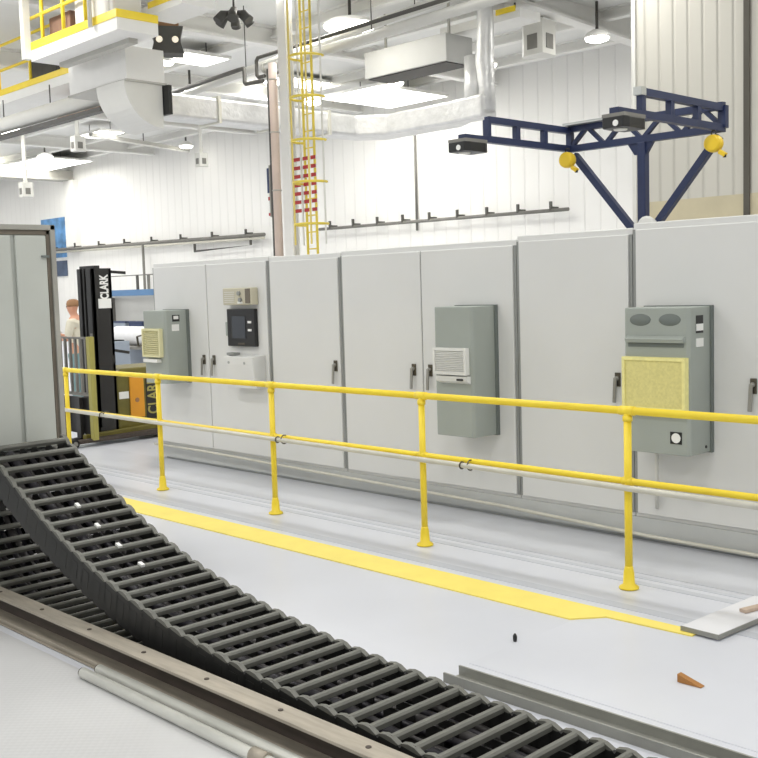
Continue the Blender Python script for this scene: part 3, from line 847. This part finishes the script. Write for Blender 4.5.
panel(301, 84, 1.0, 2.0, 7.12, 'flat light panel behind the top of the ladder cage')
panel(384, 98, 2.2, 2.6, 6.75, 'broad glowing panel added for the glare behind the silver duct')
panel(38, 166, 4.5, 2.2, 6.9, 'broad glowing panel added for ceiling glare at the far left above the girder')
panel(196, 60, 1.0, 1.2, 7.0, 'small flat light panel right of the dark unit heater')
panel(100, 135, 1.6, .9, 6.9, 'narrow flat light panel below the white duct elbow')

# lamps: regular grid added under the roof to light the hall evenly
def lamp(x, y, z, power, size=1.0):
    l = bpy.data.lights.new('lamp', 'AREA'); l.shape = 'DISK'; l.size = size; l.energy = power; l.color = (1.0, .985, .95)
    o = bpy.data.objects.new('lamp', l); COL.objects.link(o); o.location = (x, y, z)
LP = 75
for x in (-46, -40, -34, -28, -22, -16, -10, -4, 2):
    for y in (-4, 1.5, 7, 12.2, 17.5):
        if y > 12.5 and x > -9: continue
        lamp(x + (1.5 if y in (1.5, 12.2) else 0), y, 7.0, LP, 1.0)
w = bpy.data.worlds.new('world'); scene.world = w; w.use_nodes = True
w.node_tree.nodes['Background'].inputs[0].default_value = (.96, .98, 1.0, 1)
w.node_tree.nodes['Background'].inputs[1].default_value = .42

# ------------------------------------------------------------------ column, downpipe, caged ladder
t = thing('steel_column', (-14.310, 11.800, 0), 'white steel column standing left of the yellow caged ladder', 'column')
b = MB(); b.box(-14.42, -14.2, 11.80, 11.825, .0, CEIL); b.box(-14.42, -14.2, 11.935, 11.96, 0, CEIL); b.box(-14.32, -14.30, 11.825, 11.935, 0, CEIL)
b.build('shaft', 'white', t)
t = thing('downpipe', (-14.560, 11.800, 0), 'tall pinkish pipe running up along the left side of the white column', 'pipe')
MB().tube([(-14.560, 11.780, 0), (-14.560, 11.780, 5.78)], .075, 12).build('tube', 'pink', t)
b = MB()
for z in (1.5, 3.6, 4.6, 5.5): b.ring((-14.560, 11.780, z), (1, 0, 0), (0, 1, 0), .078, .012, 14, 6)
bc = MB(); bc.box(-14.690, -14.650, 11.750, 11.820, 0, 5.7); bc.build('cable_run', 'dark_pipe', t)
b.bm.free()
for z in (1.5, 3.6, 4.6, 5.5):
    b = MB(); b.ring((-14.560, 11.780, z), (1, 0, 0), (0, 1, 0), .078, .012, 14, 6); b.build('pipe_clamp', 'grey_beam', t)
t = thing('wall_sign', (-14.750, 11.780, 3.3), 'narrow dark vertical sign on the left side of the pinkish pipe', 'sign')
MB().box(-14.780, -14.720, 11.740, 11.760, 3.57, 4.0).build('board', 'navy', t)
b = MB(); b.box(-14.760, -14.720, 11.735, 11.745, 3.44, 3.5); b.build('red_tag', 'red', t)
b = MB(); b.box(-14.760, -14.720, 11.735, 11.745, 3.17, 3.22); b.build('red_tag', 'red', t)
b = MB(); b.box(-14.730, -14.705, 11.740, 11.780, 3.15, 4.05); b.build('bracket', 'grey_beam', t)
# ladder
LX0, LX1, LY = -13.880, -13.380, 11.720
t = thing('caged_ladder', (-13.660, LY, 0), 'yellow caged ladder with red and white guard strips beside the column', 'ladder')
for x in (-13.710, -13.460): MB().tube([(x, LY, 0), (x, LY, 6.9)], .022, 8).build('stile', 'ladder_yellow', t)
for k in range(23): MB().tube([(-13.710, LY, .3 + k * .28), (-13.460, LY, .3 + k * .28)], .012, 6).build('rung', 'ladder_yellow', t)
for z in (2.936, 3.626, 4.307, 5.006, 5.669):
    b = MB(); b.ring((-13.440, LY - .12, z), (1, 0, 0), (0, -1, 0), .29, .022, 28, 6, -PI * .15, PI * 1.15); b.build('hoop', 'ladder_yellow', t)
for a in (-.05, .25, .75, 1.05):
    x = -13.440 + .29 * math.cos(PI * a); y = LY - .12 - .29 * math.sin(PI * a)
    b = MB(); b.box(x - .012, x + .012, y - .012, y + .012, 2.6, 6.9); b.build('cage_bar', 'pale_yellow' if a in (.25, .75) else 'offwhite', t)
for k in range(7):
    z = 3.16 + k * .143
    b = MB(); b.box(-13.960, -13.380, LY - .05, LY - .028, z, z + .06); g_ = b.build('guard_strip', 'label', t)
    b = MB(); b.box(-13.960, -13.760, LY - .058, LY - .05, z, z + .06); b.build('red_patch', 'red', g_)
    b = MB(); b.box(-13.700, -13.540, LY - .058, LY - .05, z, z + .06); b.build('red_patch', 'red', g_)
    b = MB(); b.box(-13.500, -13.380, LY - .058, LY - .05, z, z + .06); b.build('red_patch', 'red', g_)

# ------------------------------------------------------------------ pipes under the roof
t = thing('ceiling_pipe', (-11, 12.2, 5.9), 'thick white pipe running under the roof to the top of the column', 'pipe')
MB().tube([(-15.28, 12.2, 5.87), (-8.1, 12.2, 5.99)], .085, 14).build('tube', 'ceil_pipe', t)
MB().tube([(-15.30, 12.2, 5.87), (-15.24, 12.2, 5.87)], .1, 14).build('end_cap', 'grey_beam', t)
for x in (-14.6, -12.5, -10.4):
    z = 5.87 + (x + 15.28) * .0167
    b = MB(); b.tube([(x, 12.2, z), (x, 12.2, CEIL)], .01, 6); b.build('hanger_rod', 'dark_pipe', t)
t = thing('ceiling_pipe', (-14, 12.7, 6.1), 'white pipe running above the thick pipe and on to the left under the roof', 'pipe')
MB().tube([(-19.5, 12.7, 5.88), (-17.9, 12.7, 5.98), (-14.0, 12.7, 6.22), (-9.0, 12.7, 6.45)], .075, 12).build('tube', 'ceil_pipe', t)
for x, z in ((-16.5, 6.07), (-12.0, 6.31)):
    b = MB(); b.tube([(x, 12.7, z), (x, 12.7, CEIL)], .01, 6); b.build('hanger_rod', 'dark_pipe', t)
t = thing('drain_pipe', (-15.6, 12.1, 5.6), 'thin dark pipe with a U bend beside the top of the pinkish pipe', 'pipe')
b = MB(); b.tube([(-18.9, 12.15, 5.84), (-16.0, 12.15, 5.95), (-15.86, 12.15, 5.95), (-15.84, 12.15, 5.93), (-15.84, 12.15, 5.70), (-15.80, 12.15, 5.66), (-15.30, 12.15, 5.64)], .04, 10); b.build('tube', 'dark_pipe', t)
b = MB(); b.tube([(-15.25, 12.15, 5.72), (-15.42, 12.15, 5.72), (-15.47, 12.15, 5.77), (-15.47, 12.15, 6.02), (-15.42, 12.15, 6.07), (-8.1, 12.15, 6.17)], .035, 10); b.build('tube', 'dark_pipe', t)

# ------------------------------------------------------------------ ducts
def sq_duct(b, c, r):      # closed box section along X
    pass
t = thing('insulated_duct', (-14, 13, 5.0), 'silver wrapped air duct running along the wall and turning up to the roof', 'duct')
b = MB(); b.prism([(-16.05, 9.97), (-16.05, 15.1), (-15.55, 15.6), (-13.55, 15.6), (-13.05, 15.3), (-12.45, 15.3), (-12.45, 14.85), (-13.4, 15.0), (-15.0, 15.0), (-15.5, 14.6), (-15.5, 9.97)], 'z', 4.87, 5.28)
b.build('horizontal_run', 'foil', t, .05)
for y in (11.3, 12.6, 13.9):
    b = MB(); b.box(-16.08, -15.47, y - .03, y + .03, 4.84, 5.31); b.build('band', 'duct_cream', t)
b = MB(); b.tube([(-12.54, 15.1, 5.0), (-12.52, 15.1, 5.4), (-12.56, 15.1, 5.9), (-12.52, 15.1, 6.5), (-12.54, 15.1, CEIL - .01)], [.17, .15, .18, .15, .17], 14); b.build('riser', 'foil', t)
b = MB(); b.tube([(-12.84, 15.08, 4.98), (-12.82, 15.08, 5.5), (-12.84, 15.08, 6.02)], [.15, .17, .15], 14); b.build('riser', 'foil', t)
MB().box(-16.08, -14.95, 9.89, 9.96, 4.8, 5.27).build('flange', 'black', t)
t = thing('duct_elbow', (-15.75, 9.4, 4.6), 'white square duct elbow dropping from the white box under the deck', 'duct')
prof = []
cy, cz, ro = 9.88, 5.3, .72
outer = [(cy - ro * math.cos(a), cz - ro * math.sin(a)) for a in [PI / 2 * k / 12 for k in range(13)]]
poly = outer + [(9.88, 5.12), (9.88, 5.3)]
b = MB(); b.prism([(p[0], p[1]) for p in poly], 'x', -15.98, -15.1); b.build('elbow', 'offwhite', t, .01)
t = thing('air_box', (-16.0, 9.5, 5.28), 'white rectangular air box under the upper deck', 'duct')
MB().box(-16.95, -15.08, 9.2, 9.92, 5.3, 5.84).build('casing', 'white', t, .01)
b = MB(); b.box(-16.97, -15.06, 9.18, 9.94, 5.28, 5.31); b.build('rim', 'grey_beam', t)
t = thing('exhaust_hood', (-14.4, 15.3, 6.0), 'grey ceiling box with a dark underside between the pipes and the silver duct', 'hood')
MB().box(-15.55, -13.35, 14.95, 15.7, 6.02, 6.53).build('casing', 'hood', t, .01)
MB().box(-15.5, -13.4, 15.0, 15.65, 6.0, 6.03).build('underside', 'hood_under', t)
for x in (-15.3, -13.6): MB().box(x - .02, x + .02, 15.3, 15.34, 6.53, CEIL).build('hanger', 'grey_beam', t)
# ------------------------------------------------------------------ decks with yellow railings, upper left
def deck(name_label, x0, x1, y0, y1, z, th, rail_h, posts, back=True, side=True):
    t = thing('mezzanine_deck', ((x0 + x1) / 2, y0, z), name_label, 'mezzanine')
    MB().box(x0, x1, y0, y1, z, z + th).build('platform', 'white', t)
    MB().box(x0, x1 + .005, y0 - .012, y0, z + th - .02, z + th + .1).build('toe_board', 'yellow', t)
    if side: MB().box(x1, x1 + .012, y0, y1, z + th - .02, z + th + .1).build('toe_board', 'yellow', t)
    for hz in (.5, 1.0):
        b = MB(); b.tube([(x0, y0 + .03, z + th + hz), (x1, y0 + .03, z + th + hz)], .03, 8); b.build('rail', 'yellow', t)
        if side: b = MB(); b.tube([(x1 - .03, y0, z + th + hz), (x1 - .03, y1, z + th + hz)], .03, 8); b.build('rail', 'yellow', t)
    for x in posts: MB().tube([(x, y0 + .03, z + th), (x, y0 + .03, z + th + 1.02)], .032, 8).build('rail_post', 'yellow', t)
    return t
t = deck('upper white mezzanine deck with yellow railing at top left', -16.7, -13.95, 8.4, 9.1, 5.75, .2, 1.0, (-16.3, -15.6, -14.9))
MB().box(-16.5, -14.3, 8.8, 8.95, 5.68, 5.75).build('underside_rib', 'grey_beam', t)
t = thing('deck_post', (-16.7, 8.34, 5.75), 'cream post rising at the left end of the upper deck', 'post')
MB().box(-16.78, -16.66, 8.28, 8.4, 5.78, CEIL).build('post', 'offwhite', t)
t = thing('deck_post', (-14.0, 8.3, 5.8), 'slim white post near the right end of the upper deck', 'post')
MB().tube([(-14.62, 8.34, 5.9), (-14.62, 8.34, CEIL)], .035, 8).build('post', 'offwhite', t)
deck('lower white mezzanine deck with yellow railing at the far left edge', -26, -17.6, 10.1, 11.5, 5.9, .2, 1.0, (-24.5, -23, -21.6, -20.2, -18.9), side=False)
for x0, x1, y0, y1, z0, z1, mm, lb in ((-20.9, -19.7, 10.5, 11.2, 6.102, 6.75, 'dark_equipment', 'dark machine box behind the lower deck railing, farther left'),
                                 (-19.3, -18.3, 10.5, 11.2, 6.102, 6.6, 'grey_equipment', 'dark grey machine box behind the lower deck railing, next to the white air box'),
                                 (-16.4, -15.7, 8.6, 9.05, 5.952, 6.42, 'brown_equipment', 'reddish brown machine box on the upper deck behind its railing'),
                                 (-15.45, -14.3, 8.55, 9.05, 5.952, 7.1, 'white', 'tall white cabinet on the upper deck behind the yellow railing')):
    t = thing('machine_box', ((x0 + x1) / 2, (y0 + y1) / 2, z0), lb, 'box')
    MB().box(x0, x1, y0, y1, z0, z1).build('casing', mm, t, .02)
    MB().box(x0 + .1, x1 - .1, y0 - .01, y0, z0 + .1, z1 - .1).build('front_panel', mm, t, .004)
t = thing('vent_pipe', (-18, 9.6, 5.2), 'fat white pipe with a dark edge running below the lower deck', 'pipe')
MB().tube([(-24, 9.9, 5.40), (-17.02, 9.9, 5.40)], .15, 16).build('tube', 'offwhite', t)
MB().box(-24, -17.0, 9.8, 9.95, 5.12, 5.2).build('support_rail', 'dark_pipe', t)
for x in (-23, -21, -19):
    b = MB(); b.tube([(x, 9.9, 5.5), (x, 9.9, 5.9 if x < -17.6 else CEIL)], .012, 6); b.build('hanger_rod', 'dark_pipe', t)
t = thing('brown_fixture', (-19.5, 10.6, 5.4), 'small rust-brown fixture hanging below the lower deck', 'fixture')
MB().box(-19.9, -18.7, 10.5, 10.8, 5.42, 5.62).build('casing', 'rust', t, .01)
b = MB(); b.tube([(-19.3, 10.65, 5.6), (-19.3, 10.65, 5.9)], .02, 6); b.build('hanger', 'dark_pipe', t)
# unit heater, spotlight cluster
def at_px(px, py, z):
    d = Vector(R[0]) * ((px - 379) / FPX) + Vector(R[1]) * (-(py - 379) / FPX) + Vector(R[2])
    return EYE + d * ((z - EYE.z) / d.z)
p = at_px(167, 42, 6.05)
t = thing('unit_heater', (p.x, p.y, p.z - .2), 'dark square unit heater hanging under the roof beside the upper deck', 'heater')
ang = math.radians(58)
b = MB()
prof = [(-.27, -.22), (.27, -.22), (.22, -.05), (.22, .05), (.27, .22), (-.27, .22), (-.22, .05), (-.22, -.05)]
b.prism(prof, 'y', -.2, .2)
rot = Matrix.Translation(p) @ Matrix.Rotation(ang, 4, 'Z'); b.bm.transform(rot); b.build('casing', 'dark_equipment', t, .01)
for sx in (-.13, .13):
    b = MB(); b.lathe((sx, -.2, 0), [(.05, -.012), (.055, 0)], 14, 'y'); b.bm.transform(rot); b.build('lamp_eye', 'small_lens', t)
b = MB(); b.box(-.2, .2, -.15, .15, .22, .36); b.bm.transform(rot); b.build('burner_box', 'rust', t, .02)
b = MB(); b.tube([(0, 0, .36), (0, 0, CEIL - p.z)], .02, 6); b.bm.transform(rot); b.build('hanger_rod', 'dark_pipe', t)
p = at_px(234, 17, 6.5)
t = thing('spotlight_cluster', (p.x, p.y, p.z), 'cluster of dark spotlights hanging under the roof right of the unit heater', 'spotlight')
b = MB(); b.lathe((p.x, p.y, p.z), [(.08, -.02), (.1, .06), (.05, .16)], 14); b.build('hub', 'grey_equipment', t)
for k in range(6):
    a = 2 * PI * k / 6 + .3; dx, dy = math.cos(a), math.sin(a)
    b = MB(); b.tube([(p.x + dx * .09, p.y + dy * .09, p.z + .06), (p.x + dx * .2, p.y + dy * .2, p.z + .02), (p.x + dx * .31, p.y + dy * .31, p.z - .1)], [.04, .075, .085], 12); b.build('spot_head', 'dark_equipment', t)
b = MB(); b.tube([(p.x, p.y, p.z - .16), (p.x, p.y, p.z)], .06, 12); b.build('spot_head', 'dark_equipment', t)
b = MB(); b.tube([(p.x, p.y, p.z + .1), (p.x, p.y, CEIL)], .018, 6); b.build('hanger_rod', 'dark_pipe', t)

# white twin-window detector boxes hanging on stems
def detector(px, py, z, s, label):
    p = at_px(px, py, z)
    t = thing('hanging_detector_box', (p.x, p.y, p.z - s / 2), label, 'detector', 'white boxes with two dark windows')
    rot = Matrix.Translation(p) @ Matrix.Rotation(math.radians(46), 4, 'Z')
    b = MB(); b.prism([(-.5 * s, .1 * s), (0, -.45 * s), (.5 * s, .1 * s), (.5 * s, .45 * s), (-.5 * s, .45 * s)], 'z', -.5 * s, .55 * s); b.bm.transform(rot); b.build('casing', 'offwhite', t, .01)
    for sx in (-1, 1):
        b = MB(); b.bar((sx * .40 * s, 0, 0), (sx * .14 * s, -.305 * s, 0), .03 * s, .45 * s)
        b.bm.transform(Matrix.Translation((0, 0, -.1 * s))); b.bm.transform(rot); b.build('window_panel', 'grey_equipment', t)
    b = MB(); b.box(-.12 * s, .12 * s, .1 * s, .3 * s, .5 * s, CEIL - p.z); b.bm.transform(rot); b.build('stem', 'offwhite', t)
detector(540, 39, 6.55, .62, 'white hanging box with two dark windows right of the wrapped duct riser')
detector(201, 160, 5.6, .36, 'small white hanging box with two dark windows left of the column')
detector(77, 144, 5.9, .38, 'small white hanging box with two dark windows below the fat white pipe')
detector(25, 190, 5.0, .40, 'small white hanging box with two dark windows above the grey carriage cabinet')
# white bracketed trays at the roof
p = at_px(515, 14, 6.8)
t = thing('ceiling_tray', (p.x, p.y, p.z), 'white tray with a yellow marker under the roof left of the hanging box', 'tray')
MB().box(p.x - 1.6, p.x + .35, p.y - .3, p.y + .3, p.z - .16, p.z).build('tray', 'white', t)
MB().box(p.x - .2, p.x + .25, p.y - .32, p.y - .3, p.z - .04, p.z + .06).build('marker', 'yellow', t)
b = MB(); b.tube([(p.x, p.y, p.z), (p.x, p.y, CEIL)], .02, 6); b.build('hanger_rod', 'dark_pipe', t)
p = at_px(176, 8, 6.2)
t = thing('ceiling_tray', (p.x, p.y, p.z), 'white tray with yellow trim at the top edge right of the upper deck', 'tray')
MB().box(p.x - .5, p.x + .6, p.y - .3, p.y + .3, p.z - .1, p.z + .05).build('tray', 'white', t)
MB().box(p.x - .3, p.x + .4, p.y - .31, p.y - .3, p.z + .0, p.z + .09).build('marker', 'yellow', t)
b = MB(); b.tube([(p.x, p.y, p.z), (p.x, p.y, CEIL)], .02, 6); b.build('hanger_rod', 'dark_pipe', t)
t = thing('strip_light', (-29.5, 17.5, 6.7), 'long thin strip light fixture under the roof below the duct elbow', 'ceiling light')
b = MB(); b.bar((-29.6, 16.7, 6.8), (-31.0, 21.2, 6.78), .16, .1); b.build('channel', 'grey_beam', t)
b = MB(); b.bar((-29.6, 16.7, 6.74), (-31.0, 21.2, 6.72), .1, .04); b.build('tube_cover', 'white', t)
b = MB(); b.tube([(-30.3, 19, 6.8), (-30.3, 19, CEIL)], .015, 6); b.build('hanger_rod', 'dark_pipe', t)

# ------------------------------------------------------------------ back wall services
def wall_pipe(x0, z0, x1, z1, r, label, br, two=False):
    t = thing('wall_pipe', ((x0 + x1) / 2, YW - .25, min(z0, z1)), label, 'pipe')
    MB().tube([(x0, YW - .25, z0), (x1, YW - .25, z1)], r, 10).build('tube', 'grey_equipment', t)
    if two: MB().tube([(x0, YW - .25, z0 - .11), (x1, YW - .25, z1 - .11)], r * .7, 8).build('tube', 'conduit', t)
    for k in range(br):
        u = (k + .5) / br; x = x0 + (x1 - x0) * u; z = z0 + (z1 - z0) * u
        b = MB(); b.box(x - .04, x + .04, YW - .28, YW, z + r, z + r + .05); b.box(x - .03, x + .03, YW - .3, YW - .24, z + .0, z + .22); b.build('bracket', 'dark_pipe', t)
    return t
wall_pipe(-42.2, 3.83, -27.0, 3.66, .06, 'grey twin pipe run along the back wall left of the column', 8, True)
wall_pipe(-24.3, 3.66, -15.15, 3.60, .045, 'thin grey pipe run along the back wall right of the ladder', 9)
t = thing('wall_conduit', (-20.4, YW - .05, 3.5), 'thin vertical conduit on the white wall below the silver duct', 'pipe')
MB().tube([(-20.4, YW - .05, 3.4), (-20.4, YW - .05, 6.6)], .035, 8).build('tube', 'grey_equipment', t)
t = thing('wall_conduit', (-33.4, YW - .3, 1.9), 'thin vertical conduit dropping from the wall pipe near the screen frame', 'pipe')
MB().tube([(-34.2, YW - .3, 0.0), (-34.2, YW - .3, 3.7)], .05, 8).build('tube', 'grey_equipment', t)
t = thing('cable_bracket', (-29.5, YW - .2, 3.2), 'dark hanging bracket under the wall pipe above the leftmost cabinet', 'bracket')
b = MB(); b.tube([(-31.0, YW - .2, 3.6), (-31.0, YW - .2, 3.3), (-27.8, YW - .2, 3.36), (-27.8, YW - .2, 3.65)], .05, 8); b.build('arm', 'dark_pipe', t)
t = thing('wall_poster', (-41.5, YW, 3.4), 'blue picture panel on the back wall above the grey carriage cabinet edge', 'poster')
MB().box(-42.6, -40.55, YW - .05, YW - .001, 3.5, 5.15).build('board', 'poster_blue', t)
t = thing('wall_screen', (-41.5, YW, 2.7), 'dark blue panel on the back wall directly below the blue picture panel', 'panel')
MB().box(-42.6, -40.55, YW - .05, YW - .001, 2.72, 3.36).build('board', 'poster_dark', t)

# storage racks and goods seen past the stacker
t = thing('storage_rack', (-26.2, 16.2, 0), 'rack with a blue beam standing behind the forklift mast', 'rack')
MB().box(-28.2, -22.5, 16.0, 16.08, 1.83, 2.0).build('beam', 'blue_paint', t)
MB().box(-28.2, -22.5, 16.0, 16.06, 0.78, .88).build('beam', 'navy', t)
for x in (-28.2, -25.2, -22.5): MB().box(x - .05, x + .05, 16.0, 16.9, 0, 2.0).build('upright', 'grey_equipment', t)
MB().box(-28.2, -22.5, 16.08, 16.9, 1.78, 1.83).build('shelf', 'offwhite', t)
MB().box(-28.2, -22.5, 16.06, 16.9, .84, .88).build('shelf', 'offwhite', t)
b = MB(); b.box(-28.15, -22.55, 16.4, 16.44, .88, 1.78); b.build('back_panel', 'offwhite', t)
for k, (x, w_, mm, lb) in enumerate(((-27.5, .9, 'navy', 'blue-grey crate on the rack shelf nearest the forklift mast'), (-26.5, .7, 'navy', 'dark blue crate on the rack shelf next to the cream filter'))):
    t = thing('crate', (x, 16.2, .88), lb, 'crate')
    MB().box(x - w_ / 2, x + w_ / 2, 16.05, 16.38, .88, 1.08).build('tub', 'grey_blue' if k == 0 else mm, t, .01)
    MB().box(x - w_ / 2 - .02, x + w_ / 2 + .02, 16.03, 16.39, 1.05, 1.09).build('rim', mm, t)
t = thing('screen_frame', (-27, 17.5, 2.0), 'thin grey guard frame on top of the rack', 'frame')
b = MB(); b.tube([(-28.6, 16.5, 2.42), (-25.1, 16.5, 2.42)], .015, 6); b.build('top_wire', 'grey_equipment', t)
for x in (-27.0, -26.4, -25.9): MB().box(x - .05, x + .05, 16.48, 16.52, 1.83, 2.42).build('upright', 'grey_equipment' if x > -27 else 'dark_pipe', t)
def roll(x, y, z, r, l, label):
    t = thing('wrapped_roll', (x, y, z - r), label, 'roll')
    MB().tube([(x - l / 2, y, z), (x - l / 2 + .05, y, z), (x + l / 2, y, z)], [r * .9, r, r], 20).build('roll', 'paper', t)
    MB().tube([(x - l / 2 - .04, y, z), (x + l / 2 + .04, y, z)], r * .3, 12).build('core', 'grey_equipment', t)
t = thing('work_table', (-21.5, 13.0, 0), 'grey table carrying a white roll beyond the forklift', 'table')
MB().box(-22.6, -19.6, 12.6, 13.6, .62, .68).build('tabletop', 'grey_equipment', t)
for x, y in ((-22.5, 12.7), (-19.7, 12.7), (-22.5, 13.5), (-19.7, 13.5)): MB().box(x - .04, x + .04, y - .04, y + .04, 0, .62).build('leg', 'grey_equipment', t)
MB().box(-22.5, -19.7, 13.44, 13.48, .05, .6).build('modesty_panel', 'grey_blue', t)
roll(-21.1, 13.05, .90, .22, 2.6, 'fat white wrapped roll lying on the grey table beyond the forklift')
t = thing('tool_cart', (-17.4, 9.9, 0), 'grey-blue cart with dark items standing behind the person', 'cart')
MB().box(-18.6, -17.4, 9.8, 10.4, .3, 1.0).build('body', 'grey_blue', t, .01)
b = MB(); b.box(-18.55, -17.5, 9.85, 10.35, 1.0, 1.02); b.build('mat', 'rubber', t)
for x in (-18.5, -17.5):
    for y in (9.9, 10.3): MB().lathe((x, y, .15), [(.14, -.03), (.15, 0), (.14, .03)], 14, 'x').build('wheel', 'rubber', t)
    MB().box(x - .02, x + .02, 10.05, 10.15, .1, .32).build('axle_bracket', 'grey_equipment', t)

for o in bpy.data.objects:
    g = {'control_cabinet': 'grey control cabinets in the row', 'enclosure_cooler': 'enclosure coolers on the cabinet doors', 'festoon_box': 'trolley boxes on the crane',
         'hose_reel': 'yellow reels on the crane', 'mezzanine_deck': 'white decks with yellow railings', 'ceiling_tray': 'white trays under the roof', 'crate': 'crates on the rack',
         'machine_box': 'boxes on the decks', 'cable_carrier': 'black cable chains', 'ceiling_pipe': 'white pipes under the roof', 'wall_pipe': 'pipe runs on the back wall',
         'wall_conduit': 'vertical conduits on the back wall', 'deck_post': 'posts at the upper deck'}.get(o.name.split('.')[0])
    if g and o.parent is None: o['group'] = g

# ------------------------------------------------------------------ colour management
vs = scene.view_settings
vs.view_transform = 'Standard'; vs.look = 'None'; vs.exposure = 0.46; vs.gamma = 1.0; vs.use_curve_mapping = False
